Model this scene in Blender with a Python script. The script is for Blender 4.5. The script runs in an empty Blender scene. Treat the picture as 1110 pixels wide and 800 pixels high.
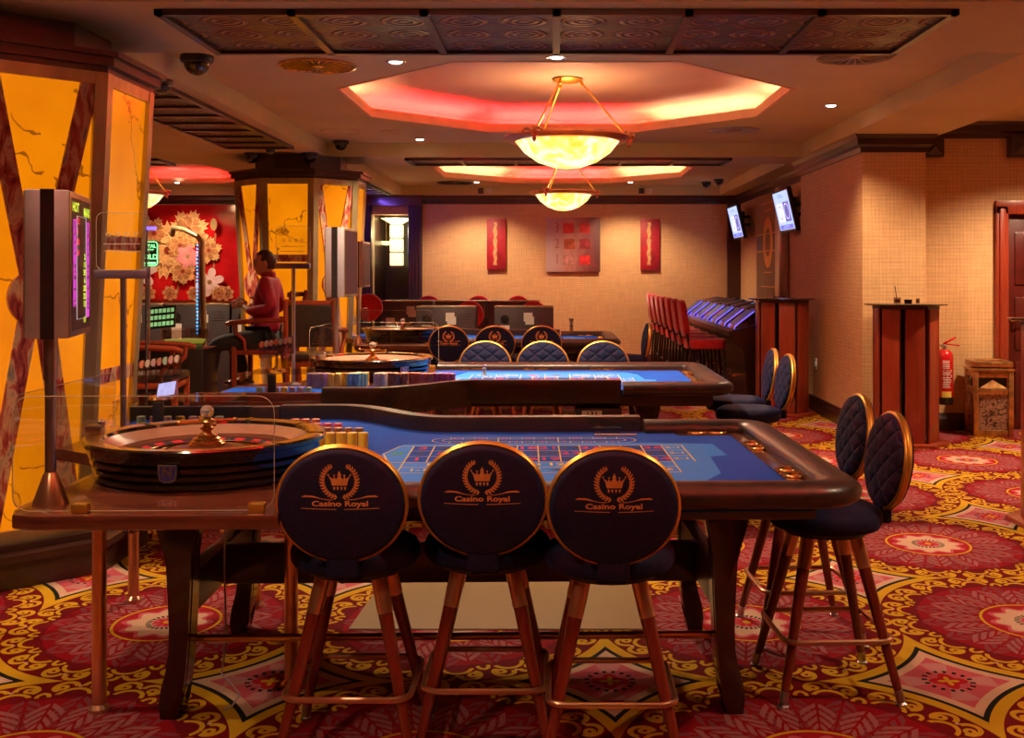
import bpy, bmesh, math, random
from mathutils import Vector, Matrix
PI = math.pi
random.seed(7)
SC = bpy.context.scene
COL = SC.collection
# ------------------------------------------------------------------ camera, world, exposure
FPX = 1203.0
cam_d = bpy.data.cameras.new('camera')
cam = bpy.data.objects.new('camera', cam_d); COL.objects.link(cam)
cam.location = (0, 0, 1.5); cam.rotation_euler = (PI/2, 0, 0)
cam_d.sensor_width = 36; cam_d.lens = 36*FPX/1110
cam_d.shift_x = -45/1110; cam_d.shift_y = -104/1110
cam_d.clip_start = 0.05; cam_d.clip_end = 100
SC.camera = cam
SC.view_settings.view_transform = 'Standard'
try: SC.view_settings.look = 'None'
except Exception: pass
SC.view_settings.exposure = 0.35; SC.view_settings.gamma = 1.0
SC.view_settings.use_curve_mapping = False
SC.cycles.max_bounces = 8; SC.cycles.transparent_max_bounces = 16
SC.cycles.sample_clamp_indirect = 4.0
SC.cycles.caustics_reflective = False; SC.cycles.caustics_refractive = False
w = bpy.data.worlds.new('world'); SC.world = w; w.use_nodes = True
w.node_tree.nodes['Background'].inputs[0].default_value = (1.0, 0.62, 0.36, 1)
w.node_tree.nodes['Background'].inputs[1].default_value = 0.03
PEND_W = 12      # watts in each bowl pendant
SPOT_W = 300      # watts in each ceiling downlight
RED_E = 800.0; WHITE_E = 45.0   # cove strips
ONYX_E = 0.70
def lamp(name, kind, loc, energy, color, parent=None, size=0.1, rot=None, spot=None, blend=0.5):
    d = bpy.data.lights.new(name, kind); d.energy = energy; d.color = color
    if kind == 'AREA':
        d.shape = 'RECTANGLE'; d.size, d.size_y = size if isinstance(size, tuple) else (size, size)
    else: d.shadow_soft_size = size
    if kind == 'SPOT': d.spot_size = spot; d.spot_blend = blend
    o = bpy.data.objects.new(name, d); COL.objects.link(o); o.location = loc
    if rot: o.rotation_euler = rot
    if parent: o.parent = parent
    return o
# ------------------------------------------------------------------ node helpers
class X:
    nt = None
    def __init__(s, v): s.v = v
    def _m(op, *a):
        n = X.nt.nodes.new('ShaderNodeMath'); n.operation = op
        for i, q in enumerate(a):
            q = q.v if isinstance(q, X) else q
            if isinstance(q, (int, float)): n.inputs[i].default_value = q
            else: X.nt.links.new(q, n.inputs[i])
        return X(n.outputs[0])
    def __add__(s, o): return X._m('ADD', s, o)
    __radd__ = __add__
    def __sub__(s, o): return X._m('SUBTRACT', s, o)
    def __rsub__(s, o): return X._m('SUBTRACT', o, s)
    def __mul__(s, o): return X._m('MULTIPLY', s, o)
    __rmul__ = __mul__
    def __truediv__(s, o): return X._m('DIVIDE', s, o)
    def gt(s, o): return X._m('GREATER_THAN', s, o)
    def lt(s, o): return X._m('LESS_THAN', s, o)
    def fn(s, op, *a): return X._m(op, s, *a)
    def abs(s): return X._m('ABSOLUTE', s)
    def fr(s): return s - X._m('FLOOR', s)
    def sin(s): return X._m('SINE', s)
def band(v, lo, hi): return v.gt(lo)*v.lt(hi)
def new_mat(name):
    m = bpy.data.materials.new(name); m.use_nodes = True
    X.nt = m.node_tree
    return m, m.node_tree, m.node_tree.nodes['Principled BSDF']
def cmix(nt, fac, a, b, bt='MIX'):
    n = nt.nodes.new('ShaderNodeMix'); n.data_type = 'RGBA'; n.blend_type = bt
    for i, q in ((0, fac), (6, a), (7, b)):
        q = q.v if isinstance(q, X) else q
        if isinstance(q, (int, float)): n.inputs[i].default_value = q
        elif isinstance(q, tuple): n.inputs[i].default_value = (*q[:3], 1)
        else: nt.links.new(q, n.inputs[i])
    return n.outputs[2]
def coords(nt, kind='Object', scale=(1, 1, 1)):
    t = nt.nodes.new('ShaderNodeTexCoord'); mp = nt.nodes.new('ShaderNodeMapping')
    mp.inputs['Scale'].default_value = scale
    nt.links.new(t.outputs[kind], mp.inputs[0]); return mp.outputs[0]
def xyz(nt, vec):
    s = nt.nodes.new('ShaderNodeSeparateXYZ'); nt.links.new(vec, s.inputs[0])
    return X(s.outputs[0]), X(s.outputs[1]), X(s.outputs[2])
def noise(nt, vec, scale, detail=3, rough=0.5, dist=0.0):
    n = nt.nodes.new('ShaderNodeTexNoise'); nt.links.new(vec, n.inputs['Vector'])
    n.inputs['Scale'].default_value = scale; n.inputs['Detail'].default_value = detail
    n.inputs['Roughness'].default_value = rough; n.inputs['Distortion'].default_value = dist
    return X(n.outputs['Fac'])
def ramp(nt, fac, stops):
    r = nt.nodes.new('ShaderNodeValToRGB'); nt.links.new(fac.v, r.inputs[0])
    e = r.color_ramp.elements
    e[0].position, e[0].color = stops[0][0], (*stops[0][1], 1)
    e[1].position, e[1].color = stops[-1][0], (*stops[-1][1], 1)
    for p, c in stops[1:-1]:
        q = e.new(p); q.color = (*c, 1)
    return r.outputs[0]
def bump(nt, b, h, strength=0.3, dist=0.01):
    n = nt.nodes.new('ShaderNodeBump'); n.inputs['Strength'].default_value = strength
    n.inputs['Distance'].default_value = dist
    nt.links.new(h.v, n.inputs['Height']); nt.links.new(n.outputs[0], b.inputs['Normal'])
def setc(b, nt, c):
    if isinstance(c, tuple): b.inputs['Base Color'].default_value = (*c, 1)
    else: nt.links.new(c.v if isinstance(c, X) else c, b.inputs['Base Color'])
def pm(name, col, rough=0.5, metal=0.0, var=0.15, scale=8, bmp=0.0, bscale=60, stretch=(1, 1, 1), coat=0.0, emit=None, es=0, sheen=0.0):
    m, nt, b = new_mat(name)
    c = coords(nt, 'Object', stretch)
    n = noise(nt, c, scale, 4)
    dk = tuple(max(0, q*(1-var)) for q in col); lt = tuple(min(1, q*(1+var)) for q in col)
    setc(b, nt, ramp(nt, n, [(0.3, dk), (0.7, lt)]))
    b.inputs['Roughness'].default_value = rough; b.inputs['Metallic'].default_value = metal
    b.inputs['Coat Weight'].default_value = coat
    b.inputs['Coat Roughness'].default_value = 0.08
    b.inputs['Sheen Weight'].default_value = sheen
    if bmp: bump(nt, b, noise(nt, c, bscale, 3), bmp, 0.004)
    if emit:
        b.inputs['Emission Color'].default_value = (*emit, 1); b.inputs['Emission Strength'].default_value = es
    return m
def wood(name, a, c2, rough=0.3, axis='x', scale=3, coat=0.3):
    m, nt, b = new_mat(name)
    s = {'x': (0.25, 3, 3), 'y': (3, 0.25, 3), 'z': (3, 3, 0.25)}[axis]
    c = coords(nt, 'Object', s)
    n = noise(nt, c, scale*3, 6, 0.65, 1.2)
    setc(b, nt, ramp(nt, n, [(0.25, a), (0.5, tuple((p+q)/2 for p, q in zip(a, c2))), (0.75, c2)]))
    b.inputs['Roughness'].default_value = rough; b.inputs['Coat Weight'].default_value = coat
    b.inputs['Coat Roughness'].default_value = 0.1
    bump(nt, b, n, 0.08, 0.003)
    return m
def glow(name, col, strength, var=0.0, scale=4):
    m, nt, b = new_mat(name)
    b.inputs['Base Color'].default_value = (*[q*0.5 for q in col], 1)
    if var:
        n = noise(nt, coords(nt), scale, 3)
        nt.links.new(ramp(nt, n, [(0.3, tuple(q*(1-var) for q in col)), (0.7, col)]), b.inputs['Emission Color'])
    else: b.inputs['Emission Color'].default_value = (*col, 1)
    b.inputs['Emission Strength'].default_value = strength
    return m
def glass(name, col=(0.9, 0.95, 0.93), rough=0.02, tr=0.88):
    m = bpy.data.materials.new(name); m.use_nodes = True; nt = m.node_tree; X.nt = nt
    nt.nodes.remove(nt.nodes['Principled BSDF'])
    t = nt.nodes.new('ShaderNodeBsdfTransparent'); t.inputs[0].default_value = (*col, 1)
    g = nt.nodes.new('ShaderNodeBsdfGlossy'); g.inputs['Roughness'].default_value = rough
    f = nt.nodes.new('ShaderNodeFresnel'); f.inputs[0].default_value = 1.45
    mx = nt.nodes.new('ShaderNodeMixShader')
    q = X(f.outputs[0])*0.22 + (1-tr)*0.10
    nt.links.new(q.v, mx.inputs[0]); nt.links.new(t.outputs[0], mx.inputs[1]); nt.links.new(g.outputs[0], mx.inputs[2])
    nt.links.new(mx.outputs[0], nt.nodes['Material Output'].inputs[0])
    return m
# ------------------------------------------------------------------ materials
def carpet_mat():
    m, nt, b = new_mat('patterned_carpet')
    x, y, z = xyz(nt, coords(nt))
    u = (x-0.83)/1.245; v = (y-4.77)/1.38
    fu = u-u.fn('ROUND'); fv = v-v.fn('ROUND')
    r = (fu*fu+fv*fv).fn('SQRT'); th = fv.fn('ARCTAN2', fu)/(2*PI)
    gold = (0.70, 0.37, 0.012); red = (0.30, 0.003, 0.010); dred = (0.17, 0.003, 0.008)
    mauve = (0.38, 0.12, 0.12); pink = (0.62, 0.10, 0.13); cream = (0.72, 0.42, 0.28); blk = (0.012, 0.014, 0.012)
    c = red
    c = cmix(nt, band(r, 0.385, 0.56), c, dred)
    # leaf petals, two rings
    def petals(c, N, r0, r1, off, wd, colr):
        a = ((th*N+off).fr()-0.5).abs()
        t = ((r-r0)/(r1-r0))
        w_ = (t.fn('MAXIMUM', 0).fn('MINIMUM', 1)*PI).sin().fn('POWER', 0.6)*wd
        ins = a.lt(w_)*band(r, r0, r1)
        vein = ((r*150+a*22).sin()).gt(-0.35)
        mid = a.gt(0.035)
        return cmix(nt, ins*vein*mid, c, colr)
    c = petals(c, 16, 0.19, 0.395, 0.5, 0.36, (0.25, 0.05, 0.06))
    c = petals(c, 16, 0.165, 0.36, 0.0, 0.44, mauve)
    # scroll ring
    a = (th*16+0.25).fr()-0.5
    ax = a*r*(2*PI/16)
    def ring(cx, cr, R, wdt, cut):
        dx = ax-cx; dr = r-cr
        d = (dx*dx+dr*dr).fn('SQRT')
        return band(d, R-wdt, R+wdt)*cut(dx, dr)
    g = ring(0.040, 0.468, 0.030, 0.0078, lambda dx, dr: (dx+dr).gt(-0.018).fn('MAXIMUM', dr.gt(0)))
    g = g.fn('MAXIMUM', ring(-0.040, 0.468, 0.030, 0.0078, lambda dx, dr: (dr-dx).gt(-0.018).fn('MAXIMUM', dr.gt(0))))
    g = g.fn('MAXIMUM', ring(0.048, 0.462, 0.012, 0.0062, lambda dx, dr: dx.gt(-0.5)))
    g = g.fn('MAXIMUM', ring(-0.048, 0.462, 0.012, 0.0062, lambda dx, dr: dx.gt(-0.5)))
    g = g.fn('MAXIMUM', ring(0.0, 0.405, 0.045, 0.0068, lambda dx, dr: dr.gt(0.008)))
    g = g.fn('MAXIMUM', ring(0.093, 0.40, 0.030, 0.0058, lambda dx, dr: dr.gt(0)))
    g = g.fn('MAXIMUM', ring(-0.093, 0.40, 0.030, 0.0058, lambda dx, dr: dr.gt(0)))
    c = cmix(nt, g*band(r, 0.38, 0.535), c, gold)
    dots = ring(0.0, 0.468, 0.0, 0.006, lambda dx, dr: dx.gt(-9)); c = cmix(nt, dots, c, cream)
    c = cmix(nt, band(r, 0.512, 0.549), c, gold)
    # heart of the medallion
    w8 = (th*(2*PI*10)).fn('COSINE')
    c = cmix(nt, r.lt(0.182), c, gold); c = cmix(nt, r.lt(0.172), c, (0.42, 0.01, 0.02))
    c = cmix(nt, r.lt(0.142+w8*0.016), c, pink); c = cmix(nt, r.lt(0.125+w8*0.014), c, cream)
    c = cmix(nt, band(r, 0.052, 0.070)*((th*(2*PI*24)).sin().gt(-0.3)), c, (0.01, 0.05, 0.05))
    c = cmix(nt, r.lt(0.050), c, pink); c = cmix(nt, r.lt(0.034+(th*(2*PI*8)).sin()*0.012), c, (0.5, 0.01, 0.02))
    c = cmix(nt, r.lt(0.014), c, gold)
    # diamonds between the medallions
    du = 0.5-fu.abs(); dv = 0.5-fv.abs()
    d = (du*du+dv*dv).fn('SQRT'); ta = dv.fn('ARCTAN2', du)/(2*PI)
    D = pink
    D = cmix(nt, ((ta*4).fr()-0.5).abs().gt(0.30)*band(d, 0.035, 0.135), D, (0.60, 0.22, 0.22))
    D = cmix(nt, band(d, 0.060, 0.076)*((ta*16).fr()-0.5).abs().lt(0.22), D, blk)
    D = cmix(nt, d.lt(0.046+(ta*(8*PI)).fn('COSINE')*0.012), D, (0.55, 0.01, 0.02))
    D = cmix(nt, d.lt(0.020+(ta*(8*PI)).fn('COSINE')*0.012), D, gold)
    D = cmix(nt, r.lt(0.592), D, cream); D = cmix(nt, r.lt(0.564), D, blk)
    c = cmix(nt, r.gt(0.548), c, D)
    cc = coords(nt)
    n1 = noise(nt, cc, 420, 2); n2 = noise(nt, cc, 5, 3)
    c = cmix(nt, 0.55, c, ramp(nt, n1, [(0.3, (0.25, 0.25, 0.25)), (0.7, (1, 1, 1))]), 'MULTIPLY')
    c = cmix(nt, 0.30, c, ramp(nt, n2, [(0.3, (0.5, 0.5, 0.5)), (0.7, (1, 1, 1))]), 'MULTIPLY')
    setc(b, nt, c); b.inputs['Roughness'].default_value = 0.95; b.inputs['Specular IOR Level'].default_value = 0.1
    bump(nt, b, n1, 0.5, 0.004)
    return m
def wallpaper_mat(name, colA, colB, pitch=0.034):
    m, nt, b = new_mat(name)
    x, y, z = xyz(nt, coords(nt))
    h = x+y
    gx = ((h/pitch).fr()-0.5).abs()*2; gz = ((z/pitch).fr()-0.5).abs()*2
    line = gx.gt(0.72).fn('MAXIMUM', gz.gt(0.72))
    n = noise(nt, coords(nt, 'Object', (60, 60, 4)), 1, 3)
    n2 = noise(nt, coords(nt, 'Object', (4, 4, 60)), 1, 3)
    c = cmix(nt, line*0.38, colA, colB)
    c = cmix(nt, 0.5, c, ramp(nt, n*0.5+n2*0.5, [(0.35, (0.55, 0.5, 0.45)), (0.65, (1, 1, 1))]), 'MULTIPLY')
    setc(b, nt, c); b.inputs['Roughness'].default_value = 0.6
    bump(nt, b, line*-1.0+n, 0.35, 0.003)
    return m
def ceiling_panel_mat():
    m, nt, b = new_mat('embossed_dark_ceiling_panel')
    x, y, z = xyz(nt, coords(nt))
    P = 0.30
    fu = (x/P).fr()-0.5; fv = (y/P).fr()-0.5
    r = (fu*fu+fv*fv).fn('SQRT')
    col = (0.045, 0.018, 0.012)
    c = col
    c = cmix(nt, r.lt(0.42), c, (0.075, 0.012, 0.014))
    rg = ((r*42).sin()).gt(0.75)*r.lt(0.43)
    n = noise(nt, coords(nt), 14, 3)
    c = cmix(nt, rg*n.gt(0.50), c, (0.42, 0.22, 0.04))
    c = cmix(nt, rg*n.lt(0.42), c, (0.20, 0.02, 0.05))
    du = 0.5-fu.abs(); dv = 0.5-fv.abs()
    c = cmix(nt, (du+dv).lt(0.24), c, (0.05, 0.075, 0.012))
    c = cmix(nt, band(du+dv, 0.24, 0.28)*n.gt(0.5), c, (0.35, 0.14, 0.02))
    setc(b, nt, c); b.inputs['Roughness'].default_value = 0.35; b.inputs['Metallic'].default_value = 0.0
    bump(nt, b, (r*42).sin()*r.lt(0.43), 0.6, 0.01)
    return m
def onyx_mat():
    m, nt, b = new_mat('backlit_onyx')
    c = coords(nt)
    w1 = nt.nodes.new('ShaderNodeTexNoise'); nt.links.new(c, w1.inputs['Vector']); w1.inputs['Scale'].default_value = 2.2; w1.inputs['Detail'].default_value = 4
    va = nt.nodes.new('ShaderNodeVectorMath'); va.operation = 'MULTIPLY_ADD'; va.inputs[1].default_value = (0.9, 0.9, 0.9)
    nt.links.new(w1.outputs['Color'], va.inputs[0]); nt.links.new(c, va.inputs[2])
    vo = nt.nodes.new('ShaderNodeTexVoronoi'); vo.feature = 'DISTANCE_TO_EDGE'; vo.inputs['Scale'].default_value = 1.15; nt.links.new(va.outputs[0], vo.inputs['Vector'])
    vein = X(vo.outputs[0]).lt(0.007)
    n2 = noise(nt, c, 2.3, 3)
    col = ramp(nt, n2, [(0.3, (0.78, 0.195, 0.001)), (0.7, (0.98, 0.28, 0.002))])
    n3 = noise(nt, c, 5, 2).gt(0.42)
    col = cmix(nt, vein*n3*0.8, col, (0.16, 0.035, 0.002))
    nt.links.new(col, b.inputs['Emission Color']); b.inputs['Emission Strength'].default_value = ONYX_E
    b.inputs['Base Color'].default_value = (0.20, 0.06, 0.004, 1); b.inputs['Roughness'].default_value = 0.18
    return m
def strip_mat():
    m, nt, b = new_mat('streaked_red_marble')
    c = coords(nt, 'Object', (1, 1, 0.35))
    n = noise(nt, c, 16, 5, 0.6, 0.8)
    setc(b, nt, ramp(nt, n, [(0.35, (0.14, 0.010, 0.020)), (0.48, (0.42, 0.09, 0.06)), (0.55, (0.62, 0.36, 0.20)), (0.68, (0.22, 0.17, 0.15))]))
    b.inputs['Roughness'].default_value = 0.25
    return m
def marble_mat():
    m, nt, b = new_mat('brown_marble')
    n = noise(nt, coords(nt), 14, 5, 0.7, 1.8)
    setc(b, nt, ramp(nt, n, [(0.4, (0.05, 0.02, 0.014)), (0.52, (0.45, 0.22, 0.14)), (0.6, (0.08, 0.03, 0.02))]))
    b.inputs['Roughness'].default_value = 0.2
    return m
def bowl_mat():
    m, nt, b = new_mat('lit_alabaster_bowl')
    n = noise(nt, coords(nt), 5, 3, 0.5, 1.5)
    col = ramp(nt, n, [(0.36, (1.0, 0.40, 0.03)), (0.46, (1.0, 0.62, 0.18)), (0.56, (1.0, 0.90, 0.62))])
    nt.links.new(col, b.inputs['Emission Color']); b.inputs['Emission Strength'].default_value = 1.75
    setc(b, nt, (0.8, 0.6, 0.3)); b.inputs['Roughness'].default_value = 0.3
    tl = nt.nodes.new('ShaderNodeBsdfTranslucent'); tl.inputs[0].default_value = (1.0, 0.75, 0.4, 1)
    mx = nt.nodes.new('ShaderNodeMixShader'); mx.inputs[0].default_value = 0.5
    nt.links.new(b.outputs[0], mx.inputs[1]); nt.links.new(tl.outputs[0], mx.inputs[2]); nt.links.new(mx.outputs[0], nt.nodes['Material Output'].inputs[0])
    return m
def velvet_mat(name, quilt):
    m, nt, b = new_mat(name)
    c = coords(nt); x, y, z = xyz(nt, c)
    n = noise(nt, c, 60, 3)
    setc(b, nt, ramp(nt, n, [(0.3, (0.0025, 0.0045, 0.022)), (0.7, (0.005, 0.009, 0.045))]))
    b.inputs['Roughness'].default_value = 0.75
    b.inputs['Sheen Weight'].default_value = 0.12; b.inputs['Sheen Tint'].default_value = (0.15, 0.2, 0.9, 1)
    b.inputs['Specular IOR Level'].default_value = 0.2
    b.inputs['Sheen Roughness'].default_value = 0.35
    if quilt:
        p = ((x*0.75+z)*(PI/0.085)).sin().abs(); q = ((x*0.75-z)*(PI/0.085)).sin().abs()
        bump(nt, b, p.fn('MINIMUM', q).fn('POWER', 0.4), 0.9, 0.012)
    else: bump(nt, b, n, 0.15, 0.003)
    return m
def felt_mat():
    m, nt, b = new_mat('blue_felt')
    c = coords(nt); n = noise(nt, c, 300, 2); n2 = noise(nt, c, 3, 3)
    col = ramp(nt, n2, [(0.3, (0.008, 0.075, 0.50)), (0.7, (0.012, 0.100, 0.62))])
    col = cmix(nt, 0.3, col, ramp(nt, n, [(0.3, (0.5, 0.5, 0.5)), (0.7, (1, 1, 1))]), 'MULTIPLY')
    setc(b, nt, col); b.inputs['Roughness'].default_value = 0.95
    b.inputs['Specular IOR Level'].default_value = 0.1
    return m
def mat_trans():
    m = bpy.data.materials.new('clear_floor_mat_plastic'); m.use_nodes = True; nt = m.node_tree; X.nt = nt
    b = nt.nodes['Principled BSDF']; b.inputs['Base Color'].default_value = (0.36, 0.22, 0.09, 1); b.inputs['Roughness'].default_value = 0.35
    n = noise(nt, coords(nt), 40, 2); bump(nt, b, n, 0.1, 0.002)
    t = nt.nodes.new('ShaderNodeBsdfTransparent'); mx = nt.nodes.new('ShaderNodeMixShader')
    mx.inputs[0].default_value = 0.42
    nt.links.new(b.outputs[0], mx.inputs[1]); nt.links.new(t.outputs[0], mx.inputs[2])
    nt.links.new(mx.outputs[0], nt.nodes['Material Output'].inputs[0])
    return m
def art_mat():
    m, nt, b = new_mat('pale_to_dark_red_canvas')
    c = coords(nt); x, y, z = xyz(nt, c)
    n = noise(nt, c, 4, 5, 0.7, 0.6)
    f = (x/0.88+0.5)*0.8+n*0.5-0.1
    setc(b, nt, ramp(nt, f, [(0.2, (0.50, 0.33, 0.31)), (0.5, (0.46, 0.20, 0.16)), (0.75, (0.22, 0.05, 0.05)), (0.95, (0.11, 0.035, 0.035))]))
    b.inputs['Roughness'].default_value = 0.5
    return m
def door_mat():
    m, nt, b = new_mat('chevron_mahogany')
    c = coords(nt); x, y, z = xyz(nt, c)
    n = noise(nt, c, 9, 4)
    s = ((z+(x-0.5).abs())*22).fr()
    f = n*0.7+s*0.35
    setc(b, nt, ramp(nt, f, [(0.2, (0.05, 0.006, 0.005)), (0.8, (0.12, 0.013, 0.008))]))
    b.inputs['Roughness'].default_value = 0.3
    return m
M = {}
M['carpet'] = carpet_mat()
M['paper'] = wallpaper_mat('beige_woven_wallpaper', (0.74, 0.43, 0.19), (0.44, 0.28, 0.15))
M['cpanel'] = ceiling_panel_mat(); M['onyx'] = onyx_mat(); M['strip'] = strip_mat(); M['marble'] = marble_mat()
M['bowl'] = bowl_mat(); M['velvet'] = velvet_mat('navy_velvet', False); M['quilt'] = velvet_mat('quilted_navy_velvet', True)
M['felt'] = felt_mat(); M['floormat'] = mat_trans(); M['art'] = art_mat(); M['door'] = door_mat()
M['plaster'] = pm('warm_plaster', (0.62, 0.52, 0.26), 0.85, var=0.08, scale=1.2, bmp=0.1)
M['redplaster'] = pm('cove_plaster', (0.72, 0.42, 0.32), 0.7, var=0.12, scale=1.0)
M['lip'] = pm('peach_fascia', (0.75, 0.48, 0.28), 0.7, var=0.05)
M['dwood'] = wood('dark_stained_wood', (0.030, 0.010, 0.007), (0.055, 0.018, 0.011), 0.35)
M['mahog'] = wood('mahogany', (0.07, 0.015, 0.009), (0.16, 0.038, 0.019), 0.22, coat=0.6)
M['redwood'] = wood('cherry_red_wood', (0.20, 0.022, 0.009), (0.34, 0.045, 0.016), 0.3, 'z')
M['legwood'] = wood('red_brown_leg_wood', (0.13, 0.012, 0.0062), (0.22, 0.025, 0.013), 0.25, 'z', coat=0.5)
M['carved'] = wood('carved_dark_wood', (0.012, 0.004, 0.004), (0.028, 0.008, 0.006), 0.22, 'z', coat=0.5)
M['brass'] = pm('brass', (0.70, 0.38, 0.12), 0.22, 1.0, var=0.1)
M['gold'] = pm('gold_trim', (0.72, 0.36, 0.06), 0.35, 0.85, var=0.1)
M['copper'] = pm('copper_tube', (0.66, 0.32, 0.18), 0.28, 0.85, var=0.15)
M['bronze'] = pm('antique_bronze', (0.50, 0.25, 0.09), 0.3, 0.85, var=0.35, scale=20, bmp=0.4, bscale=50)
M['steel'] = pm('brushed_steel', (0.55, 0.50, 0.52), 0.28, 1.0, var=0.08)
M['alu'] = pm('silver_housing', (0.50, 0.46, 0.52), 0.42, 0.6, var=0.06, scale=30)
M['frame'] = pm('aged_metal_frame', (0.46, 0.38, 0.20), 0.35, 0.8, var=0.3, scale=6, stretch=(1, 1, 0.3))
M['black'] = pm('black_plastic', (0.012, 0.010, 0.011), 0.35, var=0.2)
M['gloss'] = pm('black_lacquer', (0.010, 0.007, 0.006), 0.08, var=0.2, coat=0.8)
M['leather'] = pm('black_leather', (0.022, 0.013, 0.010), 0.34, var=0.3, scale=30, bmp=0.12, bscale=150)
M['rail'] = pm('brown_black_leather', (0.026, 0.016, 0.015), 0.33, var=0.3, scale=30, bmp=0.10, bscale=150)
M['grey'] = pm('dark_grey_metal', (0.055, 0.042, 0.048), 0.45, 0.3, var=0.1)
M['white'] = pm('white_label', (0.72, 0.66, 0.60), 0.6, var=0.05)
M['yellow'] = pm('yellow_print', (0.78, 0.56, 0.08), 0.8, var=0.05)
M['redp'] = pm('red_print', (0.62, 0.01, 0.03), 0.8, var=0.05)
M['blackp'] = pm('black_print', (0.012, 0.012, 0.03), 0.8, var=0.05)
M['greenp'] = pm('green_print', (0.02, 0.35, 0.06), 0.8, var=0.05)
M['lblue'] = pm('light_blue_print', (0.012, 0.22, 0.85), 0.95, var=0.06)
M['emb'] = pm('copper_embroidery', (0.72, 0.30, 0.08), 0.5, 0.2, var=0.1, scale=60)
M['glass'] = glass('clear_glass', (0.985, 0.99, 0.985)); M['acryl'] = glass('clear_acrylic', (0.86, 0.80, 0.76), 0.05, 0.6)
M['edge'] = pm('bright_glass_edge', (0.55, 0.42, 0.30), 0.15, var=0.1)
M['crystal'] = pm('crystal', (0.95, 0.92, 0.88), 0.02, 0.0, var=0.02)
M['crystal'].node_tree.nodes['Principled BSDF'].inputs['Transmission Weight'].default_value = 0.85
M['redfab'] = pm('red_velour', (0.58, 0.006, 0.010), 0.8, var=0.2, scale=20, sheen=0.3)
M['redpaint'] = pm('red_paint', (0.50, 0.006, 0.010), 0.25, var=0.05, coat=0.5)
M['purple'] = pm('violet_lit_wood', (0.035, 0.016, 0.028), 0.4, var=0.1)  # dark wood with the violet lamp glow put into its colour
M['tvscreen'] = glow('lit_tv_screen', (0.42, 0.55, 1.0), 1.1, 0.1, 8)
M['whiteglow'] = glow('white_light', (1.0, 0.93, 0.8), 12)
M['ledblue'] = glow('cyan_led', (0.02, 0.30, 0.9), 2.2)
M['ledviolet'] = glow('violet_led', (0.10, 0.06, 1.0), 4.0)
M['ledgreen'] = glow('green_led', (0.25, 1.0, 0.35), 1.6)
M['ledmag'] = glow('magenta_led', (0.70, 0.05, 0.62), 0.9)
M['ledyel'] = glow('yellow_green_led', (0.55, 0.75, 0.05), 1.0)
M['ledred'] = glow('red_led', (0.9, 0.02, 0.10), 1.0)
M['covered'] = glow('red_cove_strip', (1.0, 0.010, 0.010), RED_E)
M['covered2'] = glow('dim_red_cove_strip', (1.0, 0.015, 0.012), 200)
M['covewhite'] = glow('warm_white_cove_strip', (1.0, 0.68, 0.36), WHITE_E)
M['lantern'] = glow('lit_lantern_glass', (1.0, 0.80, 0.34), 1.7)
M['skin'] = pm('skin', (0.62, 0.32, 0.20), 0.55, var=0.08)
M['shirt'] = pm('crimson_shirt', (0.36, 0.008, 0.035), 0.7, var=0.12, scale=6, bmp=0.2, bscale=20)
M['trouser'] = pm('black_trousers', (0.010, 0.009, 0.010), 0.8, var=0.2)
M['hair'] = pm('dark_brown_hair', (0.030, 0.014, 0.008), 0.6, var=0.3, scale=60)
# ------------------------------------------------------------------ mesh helpers
def nb(): return bmesh.new()
def faces_mi(fs, mi):
    for f in fs: f.material_index = mi
def add_box(bm, x0, x1, y0, y1, z0, z1, mi=0, bev=0.0, T=None, seg=2):
    vs = [bm.verts.new(Vector(p)) for p in ((x0,y0,z0),(x1,y0,z0),(x1,y1,z0),(x0,y1,z0),(x0,y0,z1),(x1,y0,z1),(x1,y1,z1),(x0,y1,z1))]
    fs = [bm.faces.new([vs[i] for i in q]) for q in ((0,3,2,1),(4,5,6,7),(0,1,5,4),(1,2,6,5),(2,3,7,6),(3,0,4,7))]
    faces_mi(fs, mi)
    if bev > 0:
        es = list({e for f in fs for e in f.edges})
        r = bmesh.ops.bevel(bm, geom=es, offset=bev, segments=seg, affect='EDGES', profile=0.5, clamp_overlap=True)
        faces_mi(r['faces'], mi)
        vs = list({v for f in r['faces'] for v in f.verts} | {v for v in vs if v.is_valid})
        fs = [f for f in bm.faces if all(v in set(vs) for v in f.verts)] if False else fs
    if T is not None:
        for v in {v for v in vs if v.is_valid}: v.co = T @ v.co
    return vs
def add_prism(bm, pts, z0, z1, mi=0, T=None, bev=0.0, seg=2):
    """polygon in xy pulled from z0 to z1"""
    a = [bm.verts.new((p[0], p[1], z0)) for p in pts]; b = [bm.verts.new((p[0], p[1], z1)) for p in pts]
    n = len(pts)
    fs = [bm.faces.new(a[::-1]), bm.faces.new(b)]
    fs += [bm.faces.new((a[i], a[(i+1) % n], b[(i+1) % n], b[i])) for i in range(n)]
    faces_mi(fs, mi); vs = a+b
    if bev > 0:
        es = [e for e in fs[0].edges]+[e for e in fs[1].edges]
        r = bmesh.ops.bevel(bm, geom=es, offset=bev, segments=seg, affect='EDGES', profile=0.5, clamp_overlap=True)
        faces_mi(r['faces'], mi)
        vs = list({v for f in r['faces'] for v in f.verts} | {v for v in vs if v.is_valid})
    if T is not None:
        for v in vs: v.co = T @ v.co
    return vs
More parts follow.
